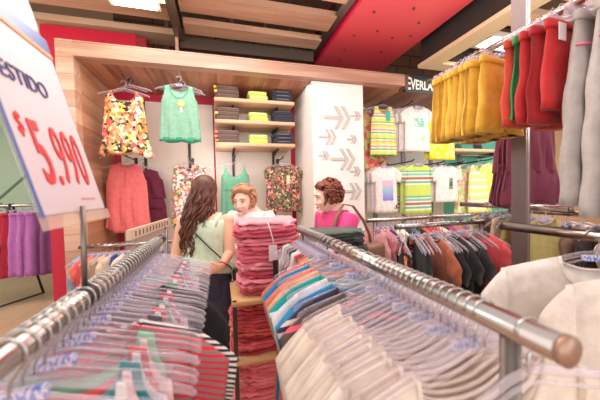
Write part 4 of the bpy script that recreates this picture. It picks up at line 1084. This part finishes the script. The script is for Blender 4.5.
# slotted beige arm
t = thing('slotted_arm', 'beige slotted metal display arm above the far end of the left rail', 'bracket', (-.5, 2.2, 1.2))
A, B = Vector((-.535, 1.86, 1.185)), Vector((-.415, 2.46, 1.2)); d_ = B-A; n_ = Vector((d_.y, -d_.x, 0)).normalized()
b_ = MB(); b_.quadprism([A-n_*.012-t.location, A+n_*.012-t.location, A+n_*.012-t.location+Vector((0, 0, .06)), A-n_*.012-t.location+Vector((0, 0, .06))], d_); b_.build('arm_bar', plain('beige_metal', (206, 184, 160), .45), t, smooth=False)
sl = MB()
for k in range(11):
    p = A + d_*(.1+.08*k) + n_*.0125 - t.location
    sl.quadprism([p+Vector((0, 0, .012)), p+d_.normalized()*.012+Vector((0, 0, .012)), p+d_.normalized()*.012+Vector((0, 0, .045)), p+Vector((0, 0, .045))], n_*.001)
sl.build('slots', plain('slot_dark', (70, 56, 50), .7), t, smooth=False)
b_ = MB(); b_.tube([A+d_*.9-t.location, A+d_*.9-t.location-Vector((0, 0, 1.2))], .016, 8); b_.build('upright', M_steel, t)

# ------------------------------------------------------------------ far left: rack with black, red and purple clothes
LY = 4.75
t = thing('garment_rack', 'far left A-frame clothes rack with black, red and purple clothes', 'clothes rack', (-2.92, LY, 0))
b_ = MB(); b_.tube([(-.9, 0, 1.35), (.85, 0, 1.35)], .018, 10); b_.build('rail_tube', M_chrome, t)
b_ = MB(); b_.tube([(-.9, 0, .42), (.85, 0, .42)], .014, 8); b_.build('lower_bar', M_darksteel, t)
for x in (.16,):
    for s in (-1, 1):
        b_ = MB(); b_.tube([(x, s*.02, 1.38), (x + s*.16, s*.3, .02)], .016, 8); b_.build('leg', M_darksteel, t)
    b_ = MB(); b_.tube([(x-.16, -.3, .03), (x+.16, .3, .03)], .014, 8); b_.build('foot', M_darksteel, t)
b_ = MB(); b_.tube([(.8, 0, 0), (.8, 0, 1.35)], .016, 8); b_.build('upright', M_darksteel, t)
cl = [('black', (44, 38, 38), 4, 'trousers'), ('bright red', (218, 30, 44), 3, 'trousers'), ('crimson', (190, 30, 60), 1, 'trousers'), ('orchid purple', (190, 110, 190), 3, 'trousers'), ('dark plum', (136, 70, 130), 2, 'trousers')]
x = -3.38; k = 0
for nm, c, n, kind in cl:
    for j in range(n):
        b_, band = bottoms(.15, .86 if nm != 'black' else .8, .28, thick=.035, seed=800+k, taper=1.15, fold=.012, rows=14)
        rz = rnd.uniform(.75, 1.05)
        o = b_.build('hanging_trousers', cloth(c), None, (x, LY, 1.25), rz); band.build('waistband', cloth(c), o)
        tag(o, '%s trousers hanging on the far left rack' % nm, 'trousers', '%s trousers on the far left rack' % nm)
        hanger('clip', (x, LY, 1.35), rz, 'pale clip hanger on the far left rack', 'clip hangers on the far left rack', name='clip_hanger')
        x += .088 if nm != 'black' else .1; k += 1
lamp_panel(-6.0, 6.0, 2.2, .01, .01, 'small white ceiling lamp far left', 4) if False else None
w_ = MB(); w_.box(-6.6, -4.25, 6.27, 6.3, 2.0, 3.0); struct(w_.build('window_1', emit('bright_window', (236, 246, 240), 1.6), smooth=False), 'bright window strip above the green wall')

# ------------------------------------------------------------------ people
def at(px, py, d):
    """the point of the place seen at a pixel, d metres in front of the lens"""
    return Vector((0, 0, EYE)) + (fw + rt*((px-300)/280) - upv*((py-200)/280))*d
SKIN = plain('skin', (236, 186, 156), .55); SKIN2 = plain('skin_fair', (244, 204, 184), .55); LIP = plain('lips', (206, 136, 122), .5)
EYEW = plain('eye_white', (236, 230, 226), .3); EYED = plain('eye_dark', (60, 44, 38), .3)

def head_into(mb, c, rot, s=1.0):
    def shape(w, v):
        x, y, z = w
        if v.z < 0:
            x *= 1 - .34*(-v.z)**1.6; y = y*(1 - .22*(-v.z)**2) - .012*s*(-v.z)**2
        else: y *= 1 + .06*v.z
        return Vector((x, y, z))
    mb.ball(c, (.073*s, .092*s, .113*s), rot, 24, 16, shape)
    P = lambda x, y, z: c + rot @ Vector((x*s, y*s, z*s))
    mb.tube([P(0, -.084, .018), P(0, -.098, -.006), P(0, -.107, -.024), P(0, -.094, -.034)], [.007*s, .010*s, .013*s, .008*s], 8)
    for q in (-1, 1):
        mb.ball(P(q*.012, -.094, -.028), .009*s, rot, 8, 6)                       # nostril wings
        mb.ball(P(q*.074, .006, -.006), (.009*s, .02*s, .031*s), rot, 10, 8)     # ears
        mb.ball(P(q*.034, -.072, -.025), (.022*s, .016*s, .02*s), rot, 10, 8)    # cheeks
        mb.tube([P(q*.012, -.088, .032), P(q*.034, -.083, .037), P(q*.056, -.066, .03)], .0075*s, 6)   # brow ridge
    mb.ball(P(0, -.083, -.088), (.02*s, .017*s, .016*s), rot, 10, 8)              # chin
    mb.tube([P(-.022, -.081, -.056), P(0, -.091, -.053), P(.022, -.081, -.056)], .0065*s, 6)

def face_parts(body, c, rot, s, brow):
    P = lambda x, y, z: c + rot @ Vector((x*s, y*s, z*s))
    for q in (-1, 1):
        e = MB(); e.ball(P(q*.031, -.0785, .012), (.0125*s, .008*s, .0075*s), rot, 10, 8); eo = e.build('eye', EYEW, body)
        e = MB(); e.ball(P(q*.031, -.0855, .012), (.0058*s, .0036*s, .0058*s), rot, 8, 6); e.build('iris', EYED, eo)
        e = MB(); e.tube([P(q*.014, -.095, .034), P(q*.034, -.0905, .041), P(q*.056, -.073, .033)], [.003*s, .0036*s, .002*s], 6); e.build('eyebrow', brow, body)
        e = MB(); e.tube([P(q*.018, -.083, .018), P(q*.031, -.0865, .021), P(q*.045, -.078, .016)], .0022*s, 5); e.build('eyelid', brow, body)
    m_ = MB(); m_.tube([P(-.024, -.083, -.058), P(-.008, -.0965, -.054), P(0, -.0965, -.0555), P(.008, -.0965, -.054), P(.024, -.083, -.058)], [.002*s, .0045*s, .004*s, .0045*s, .002*s], 6)
    m_.tube([P(-.02, -.084, -.061), P(0, -.0955, -.065), P(.02, -.084, -.061)], [.002*s, .0055*s, .002*s], 6); m_.build('lips', LIP, body)

def hand_into(mb, wrist, dirv, side, palmn, s=1.0, curl=.5):
    """palm and five bent fingers; dirv along the hand, side towards the thumb, palmn out of the palm"""
    d = Vector(dirv).normalized(); th = Vector(side); th = (th - d*th.dot(d)).normalized(); n = d.cross(th)
    if n.dot(Vector(palmn)) < 0: n = -n
    w = Vector(wrist)
    mb.tube([w, w + d*.03*s, w + d*.065*s, w + d*.085*s], [.022*s, .03*s, .036*s, .032*s], 12, flat=.45, up=th)
    for k, (o, L) in enumerate(((.027, .066), (.009, .074), (-.009, .07), (-.026, .056))):
        b = w + d*.08*s + th*o*s; p = [b - d*.01*s, b + d*L*.4*s]
        a1 = curl; p.append(p[-1] + (d*math.cos(a1) + n*math.sin(a1))*L*.32*s)
        a2 = curl*2; p.append(p[-1] + (d*math.cos(a2) + n*math.sin(a2))*L*.28*s)
        mb.tube(p, [.0085*s, .0085*s, .0075*s, .006*s], 8)
    b = w + d*.028*s + th*.026*s
    mb.tube([b, b + (d*.6 + th*.7)*.03*s, b + (d*.85 + th*.5 + n*.3)*.055*s], [.011*s, .0095*s, .007*s], 8)

TORSO = [(.77, .12, .095), (.82, .16, .115), (.88, .168, .122), (.95, .15, .108), (1.03, .128, .094), (1.12, .138, .102), (1.2, .15, .112), (1.26, .158, .1), (1.3, .145, .085), (1.335, .085, .066), (1.37, .052, .054), (1.42, .047, .05)]
def person(label, x, y, yaw, ht, arms, skin, headyaw=None, headtilt=0.0, headoff=(0, -.02), stout=1.0, headz=0.0):
    """arms: [(shoulder sign, elbow, wrist, hand dir, thumb side, palm normal)] in world points; local forward is -Y"""
    s = ht/1.6
    mw = Matrix.Translation((x, y, 0)) @ Matrix.Rotation(yaw, 4, 'Z')
    mb = MB()
    mb.loft([((0, 0, z*s), rx*s*stout, ry*s*stout, 0) for z, rx, ry in TORSO], 24)
    hc = Vector((headoff[0]*s, headoff[1]*s, 1.487*s + headz))
    hrot = Matrix.Rotation((headyaw if headyaw is not None else yaw) - yaw, 3, 'Z') @ Matrix.Rotation(headtilt, 3, 'X')
    mb.tube([(0, .005*s, 1.32*s), (0, headoff[1]*.35*s, 1.37*s + headz*.5), hc + Vector((0, .015, -.05))], [.05*s, .047*s, .047*s], 14)
    head_into(mb, hc, hrot, s)
    for q in (-1, 1):
        mb.tube([(q*.085*s, 0, .84*s), (q*.09*s, -.005*s, .62*s), (q*.088*s, -.01*s, .45*s), (q*.088*s, .012*s, .3*s), (q*.088*s, .015*s, .07*s)], [.088*s, .075*s, .052*s, .052*s, .034*s], 16)
        mb.tube([(q*.088*s, .035*s, .045*s), (q*.092*s, -.05*s, .035*s), (q*.096*s, -.13*s, .022*s)], [.036*s, .036*s, .022*s], 12)
    inv = mw.inverted()
    loc = []
    for q, el, wr, hd, ts, pn in arms:
        e, w = inv @ Vector(el), inv @ Vector(wr)
        sh = Vector((q*.162*s*stout, 0, 1.275*s))
        r3 = inv.to_3x3()
        mb.ball(sh, .05*s, None, 14, 10)
        mb.tube([Vector((q*.1*s, 0, 1.27*s)), sh, sh.lerp(e, .4), e, e.lerp(w, .3), w], [.05*s, .05*s, .046*s, .038*s, .038*s, .025*s], 14)
        hand_into(mb, w, r3 @ Vector(hd), r3 @ Vector(ts), r3 @ Vector(pn), s)
        loc.append((q, sh, e, w))
    me0 = mb.mesh('person', skin)
    o = put('person', me0)
    o.modifiers.new('skin_union', 'REMESH'); m_ = o.modifiers[0]; m_.mode = 'VOXEL'; m_.voxel_size = .0058; m_.use_smooth_shade = True
    sm = o.modifiers.new('soft', 'SMOOTH'); sm.factor = .5; sm.iterations = 3
    bpy.context.view_layer.update()
    me = bpy.data.meshes.new_from_object(o.evaluated_get(bpy.context.evaluated_depsgraph_get()))
    o.modifiers.clear(); o.data = me; bpy.data.meshes.remove(me0)
    me.name = 'person'
    me.polygons.foreach_set('use_smooth', [True]*len(me.polygons))
    o.matrix_world = mw
    tag(o, label, 'person')
    return o, s, hc, hrot, loc

def torso_cloth(name, mat, body, s, zlo, zhi, grow=.008, hemgrow=0.0, stout=1.0, wav=0.0, hemback=0.0):
    zs = []
    n = 14
    for k in range(n+1):
        z = zlo + (zhi-zlo)*k/n
        for a, b_ in zip(TORSO, TORSO[1:]):
            if a[0] <= z <= b_[0] or (b_ is TORSO[-1] and z > b_[0]) or (a is TORSO[0] and z < a[0]):
                q = (z-a[0])/(b_[0]-a[0]); q = max(0, min(1, q))
                rx, ry = a[1]+(b_[1]-a[1])*q, a[2]+(b_[2]-a[2])*q; break
        if z < .9: rx, ry = max(rx, .165), max(ry, .118)
        h = 1-k/n
        zs.append(((0, 0, z*s), (rx*stout+grow+hemgrow*h**1.5)*s, (ry*stout+grow+hemgrow*h**1.5)*s, 0))
    mb = MB(); mb.loft(zs, 36)
    v2 = []
    for v in mb.v:
        th = math.atan2(v[1], v[0]); h = max(0, 1-(v[2]/s-zlo)/(zhi-zlo))
        f_ = 1 + wav*h*math.sin(th*7+v[2]*6) + wav*.5*h*math.sin(th*13)
        v2.append((v[0]*f_, v[1]*f_, v[2] - hemback*h**3*max(0, math.sin(th))))
    mb.v = v2
    return mb.build(name, mat, body)

def sleeve(body, mat, sh, e, s, frac, rad, name='sleeve'):
    d = sh.lerp(e, frac); mb = MB()
    mb.tube([sh - (e-sh)*.12, sh, sh.lerp(e, frac*.5), d], [rad*.9*s, rad*1.05*s, rad*s, rad*.98*s], 16); return mb.build(name, mat, body)
def legs_cloth(body, mat, s, zlo=.06, grow=.008, name='jeans'):
    mb = MB()
    mb.loft([((0, 0, z*s), (rx+grow)*s, (ry+grow)*s, 0) for z, rx, ry in ((.76, .15, .105), (.82, .164, .117), (.88, .17, .124), (.95, .152, .11))], 24)
    for q in (-1, 1):
        mb.tube([(q*.085*s, 0, .84*s), (q*.09*s, -.005*s, .62*s), (q*.088*s, -.01*s, .45*s), (q*.088*s, .012*s, .3*s), (q*.088*s, .015*s, zlo*s)], [(v+grow)*s for v in (.088, .076, .056, .056, .046)], 16)
    return mb.build(name, mat, body)
def shoes(body, mat, s):
    for q in (-1, 1):
        mb = MB(); mb.tube([(q*.088*s, .045*s, .045*s), (q*.092*s, -.05*s, .04*s), (q*.096*s, -.135*s, .028*s)], [.043*s, .042*s, .028*s], 12); mb.build('shoe', mat, body)

HAIR_DARK = plain('hair_dark_brown', (92, 50, 34), .45); HAIR_RED = plain('hair_red_blond', (184, 134, 98), .55); HAIR_BROWN = plain('hair_reddish_brown', (122, 62, 40), .5)
def short_hair(body, c, rot, s, mat, seed, puff=1.0, L0=.04):
    """short layered hair: a cap that leaves face and nape free, covered with swept wavy locks"""
    r = random.Random(seed); mb = MB()
    def shape(w, v):
        w = w*(1 + noise.noise(v*2.6 + Vector((seed, 0, 0)))*.09 + noise.noise(v*6 + Vector((seed, 0, 0)))*.05)
        if v.y < -.3 and v.z < .5: w.y = max(w.y, -.045*s)
        if v.z < -.3: w.z = max(w.z, -.06*s); w.x *= .93; w.y *= .95
        return w
    P = lambda x, y, z: c + rot @ Vector((x*s, y*s, z*s))
    mb.ball(P(0, .02, .032), (.084*s*puff, .094*s*puff, .100*s*puff), rot, 28, 18, shape)
    for k in range(230):
        th = r.uniform(-PI*.22, PI*1.22); ph = math.asin(r.uniform(-.55, 1.0))
        dv = Vector((math.cos(th)*math.cos(ph), math.sin(th)*math.cos(ph), math.sin(ph)))
        if dv.y < -.55 and dv.z < .42: continue
        b = Vector((dv.x*.084*puff, .02 + dv.y*.094*puff, .032 + dv.z*.1*puff))
        tdir = Vector((r.uniform(-.7, .7), r.uniform(-.2, .9), r.uniform(-1.2, -.2))); tdir = (tdir - dv*tdir.dot(dv)).normalized()
        L = r.uniform(.6, 1.3)*L0; lift = r.uniform(.004, .013)*puff
        pts = [b - dv*.006, b + tdir*L*.35 + dv*lift, b + tdir*L*.75 + dv*lift*.9, b + tdir*L*1.1 - dv*r.uniform(-.004, .008)]
        mb.tube([P(*p) for p in pts], [.008*s, .0095*s, .008*s, .003*s], 6)
    for k in range(14):   # hairline swept up and aside off the forehead
        x = -.062 + .0095*k
        mb.tube([P(x, -.062 + abs(x)*.35, .088 - abs(x)*.35), P(x*1.02+.004, -.078 + abs(x)*.4, .108 - abs(x)*.4), P(x*1.0+.018, -.05, .134 - abs(x)*.5), P(x+.03, -.01, .138 - abs(x)*.5)], [.006*s, .011*s, .011*s, .006*s], 6)
    return mb.build('hair', mat, body)

# the young woman seen from behind, long wavy hair
D1 = 2.06
p1 = at(206, 230, D1)
el, wr = at(229.5, 252, D1-.04), at(222, 266, D1-.14)
yaw1 = PI - .22
arms1 = [(-1, el, wr, (-.8, .1, -.25), (0, -.3, 1), (.2, .9, 0)),
         (1, Vector((p1.x-.22, p1.y+.05, 1.0)), Vector((p1.x-.14, p1.y+.24, .98)), (.6, .6, 0), (0, 0, 1), (1, -.5, 0))]
body, s, hc, hr, loc = person('young woman seen from behind with long wavy brown hair, mint sleeveless top and dark jeans', p1.x, p1.y, yaw1, 1.57, arms1, SKIN, headyaw=PI-.35)
face_parts(body, hc, hr, s, HAIR_DARK)
torso_cloth('mint_blouse', cloth((206, 232, 198)), body, s, .875, 1.285, .01, .022, wav=.012, hemback=-.045)
for q in (-1, 1):
    mb = MB(); mb.tube([(q*.08, .09, 1.22), (q*.095, .068, 1.275), (q*.1, 0, 1.305), (q*.095, -.07, 1.26)], [.02, .022, .022, .02], 8, flat=.3, up=(1, 0, 0)); mb.build('shoulder_strap', cloth((206, 232, 198)), body)
j = legs_cloth(body, cloth((58, 56, 78)), s)
for q in (-1, 1):
    mb = MB(); mb.quadprism([(q*.04, .112, .80), (q*.11, .096, .80), (q*.11, .096, .73), (q*.076, .104, .705), (q*.04, .112, .73)], (0, .008, 0)); mb.build('back_pocket', cloth((50, 48, 68)), j, smooth=False)
shoes(body, cloth((50, 44, 44)), s)
mb = MB(); mb.tube([inv_ for inv_ in [loc[0][2].lerp(loc[0][3], .86), loc[0][2].lerp(loc[0][3], .94)]], .029, 12); mb.build('red_bracelet', plain('bracelet_red', (206, 40, 50), .4), body)
mb = MB(); r = random.Random(3)
def capshape(w, v):
    if v.y < -.3 and v.z < .4: w.y = max(w.y, -.05)
    return w
P = lambda x, y_, z: hc + hr @ Vector((x, y_, z))
mb.ball(P(0, .018, .028), (.092, .1, .105), hr, 24, 16, capshape)
for k in range(110):
    a = r.uniform(-.35, PI+.35); u_ = r.uniform(.5, 1)
    bx, by = math.cos(a)*.082*u_, .02 + math.sin(a)*.088*u_
    leftness = bx/.082
    L = r.uniform(.36, .54)*(1 if leftness > -.2 else .62)
    ph = r.uniform(0, 6.3); amp = r.uniform(.010, .022)
    pts = []
    for i in range(17):
        t_ = i/16; g_ = smooth01(t_*1.4)
        pts.append(P(bx*(1+.2*g_) + .05*g_*L/.45 + amp*t_*1.5*math.sin(t_*17+ph), by*(1+.2*smooth01(t_*2)) + .03*g_ + amp*t_*1.2*math.cos(t_*17+ph), .08 - t_*L - .02*(1-u_)))
    mb.tube(pts, [.011]*5 + [.0115]*5 + [.0105, .0095, .0085, .0075, .006, .0045, .003], 6)
mb.build('hair', HAIR_DARK, body)
# her crossbody bag
M_bag = plain('black_leather', (34, 30, 30), .45)
bag = thing('crossbody_bag', 'black bag with a thin strap crossing the back of the woman in mint', 'bag', (p1.x, p1.y, 0), yaw1)
mb = MB(); mb.tube([(.12, .03, 1.335), (.1, .10, 1.28), (.04, .13, 1.18), (-.06, .125, 1.07), (-.14, .1, .98), (-.185, .03, .9)], .010, 6, flat=.4, up=(0, 1, 0)); mb.build('strap', M_bag, bag)
b_ = rbox(.09, .2, .2, .02, 3); b_.build('bag_body', M_bag, bag, (-.235, -.04, .7))

# the older woman with short red-blond hair, looking down to her right
D2 = 2.33
p2 = at(251, 240, D2)
arms2 = [(-1, Vector((p2.x-.19, p2.y-.01, 1.03)), Vector((p2.x-.06, p2.y-.2, .98)), (.4, -.8, -.1), (0, .2, 1), (1, 0, 0)),
         (1, Vector((p2.x+.22, p2.y-.03, 1.0)), Vector((p2.x+.08, p2.y-.22, .95)), (-.6, -.7, 0), (0, 0, 1), (-1, 0, 0))]
ht2 = 1.565
body, s, hc, hr, loc = person('older woman with short red-blond hair and white top behind the pink pile', p2.x, p2.y, R(-42), ht2, arms2, SKIN2, headyaw=R(-30), headtilt=R(8), headoff=(0, -.085), stout=1.08, headz=-.075)
face_parts(body, hc, hr, s, plain('brow_light', (150, 100, 70), .6))
torso_cloth('white_blouse', cloth((244, 240, 238)), body, s, .78, 1.325, .012, .02, stout=1.08, wav=.01)
for q, sh, e, w in loc: sleeve(body, cloth((244, 240, 238)), sh, e, s, .8, .062)
legs_cloth(body, floral('white_trouser_floral', [(244, 238, 232), (246, 240, 236), (220, 120, 90), (244, 240, 234), (240, 210, 160), (246, 242, 238)], 22), s, name='trousers')
shoes(body, cloth((210, 190, 170)), s)
short_hair(body, hc, hr, s, HAIR_RED, 5, 1.04)

# the woman in pink, in profile
D3 = 2.22
p3 = at(336, 230, D3)
arms3 = [(1, Vector((p3.x-.03, p3.y-.2, 1.06)), Vector((p3.x-.24, p3.y-.1, 1.12)), (-.9, .1, -.1), (0, 0, 1), (0, 1, 0)),
         (-1, Vector((p3.x-.06, p3.y+.2, 1.02)), Vector((p3.x-.26, p3.y+.1, 1.0)), (-.9, -.1, -.1), (0, 0, 1), (0, -1, 0))]
ht3 = 1.56
body, s, hc, hr, loc = person('woman in a hot pink top seen in profile with short reddish brown hair', p3.x, p3.y, R(-72), ht3, arms3, SKIN2, headyaw=R(-96), headtilt=R(10), headoff=(.0, -.085), stout=1.05, headz=-.055)
face_parts(body, hc, hr, s, HAIR_BROWN)
M_pinktop = cloth((238, 62, 136))
torso_cloth('pink_blouse', M_pinktop, body, s, .8, 1.33, .012, .015, stout=1.05, wav=.01)
for q, sh, e, w in loc: sleeve(body, M_pinktop, sh, e, s, .75, .066)
legs_cloth(body, cloth((84, 80, 92)), s, name='trousers')
shoes(body, cloth((60, 54, 52)), s)
short_hair(body, hc, hr, s, HAIR_BROWN, 9, 1.12)
M_taupe = plain('taupe_leather', (150, 116, 96), .5)
bag = thing('shoulder_bag', 'taupe shoulder bag hanging behind the woman in pink', 'bag', (p3.x, p3.y, 0), R(-72))
k = ht3/1.6
mb = MB(); mb.tube([(.10*k, -.115, 1.12), (.115*k, -.095, 1.26), (.12*k, -.02, 1.345), (.135*k, .06, 1.33), (.16*k, .14, 1.22), (.18*k, .19, 1.1), (.18*k, .2, 1.02)], .017, 8, flat=.35, up=(1, 0, 0)); mb.build('strap', M_taupe, bag)
b_ = rbox(.13, .3, .22, .03, 3); b_.build('bag_body', M_taupe, bag, (.2, .2, .82))

# ------------------------------------------------------------------ light
w = bpy.data.worlds.new('store_light'); scene.world = w; w.use_nodes = True
w.node_tree.nodes['Background'].inputs[0].default_value = (1.0, .955, .93, 1)
w.node_tree.nodes['Background'].inputs[1].default_value = .85
def area(name, loc, size, sy, power, rot=(0, 0, 0), col=(1, .94, .90)):
    l = bpy.data.lights.new(name, 'AREA'); l.shape = 'RECTANGLE'; l.size = size; l.size_y = sy; l.energy = power; l.color = col
    o = bpy.data.objects.new(name, l); COL.objects.link(o); o.location = loc; o.rotation_euler = rot
    return o
area('overhead_fill', (.3, .9, 3.05), 1.6, 1.2, 16)  # unseen area lights added below the ceiling as overhead fill, without fixtures
area('overhead_fill', (-.2, 2.2, 3.05), 1.4, .8, 20)
area('overhead_fill', (3.6, 1.6, 2.98), 2.4, .9, 24)
area('overhead_fill', (-3.4, 3.8, 3.1), 2.0, 1.5, 40)
area('front_fill_light', (.5, -2.9, 1.6), 7.0, 3.0, 40, (R(90), 0, 0), (1, .95, .9))  # unseen area light added behind the camera to fill the room
def fill_point(name, loc, power, rad=.25):  # unseen point lights added to brighten ceiling and clothes, nothing hangs there
    l = bpy.data.lights.new(name, 'POINT'); l.energy = power; l.shadow_soft_size = rad; l.color = (1, .94, .90)
    o = bpy.data.objects.new(name, l); COL.objects.link(o); o.location = loc
fill_point('added_fill_point', (-1.2, -.9, 1.9), 10); fill_point('added_fill_point', (2.2, -1.0, 1.9), 10); fill_point('added_fill_point', (.5, 1.9, 2.5), 18, .4); fill_point('added_fill_point', (1.75, 1.3, 2.5), 22, .4); fill_point('added_fill_point', (-1.6, 2.0, 2.5), 15, .4); fill_point('added_fill_point', (.0, 3.3, 1.9), 5, .3); fill_point('added_fill_point', (4.6, 1.8, 2.3), 24); fill_point('added_fill_point', (-3.2, 2.2, 2.4), 40)
area('portal_fill_light', (.2, 3.1, 2.66), 2.0, .15, 3, (R(14), 0, 0))  # unseen strip light added behind the header to brighten the portal
scene.view_settings.view_transform = 'Standard'; scene.view_settings.look = 'None'; scene.view_settings.gamma = 1; scene.view_settings.use_curve_mapping = False
scene.view_settings.exposure = .45
scene.cycles.transparent_max_bounces = 40
scene.cycles.max_bounces = 8
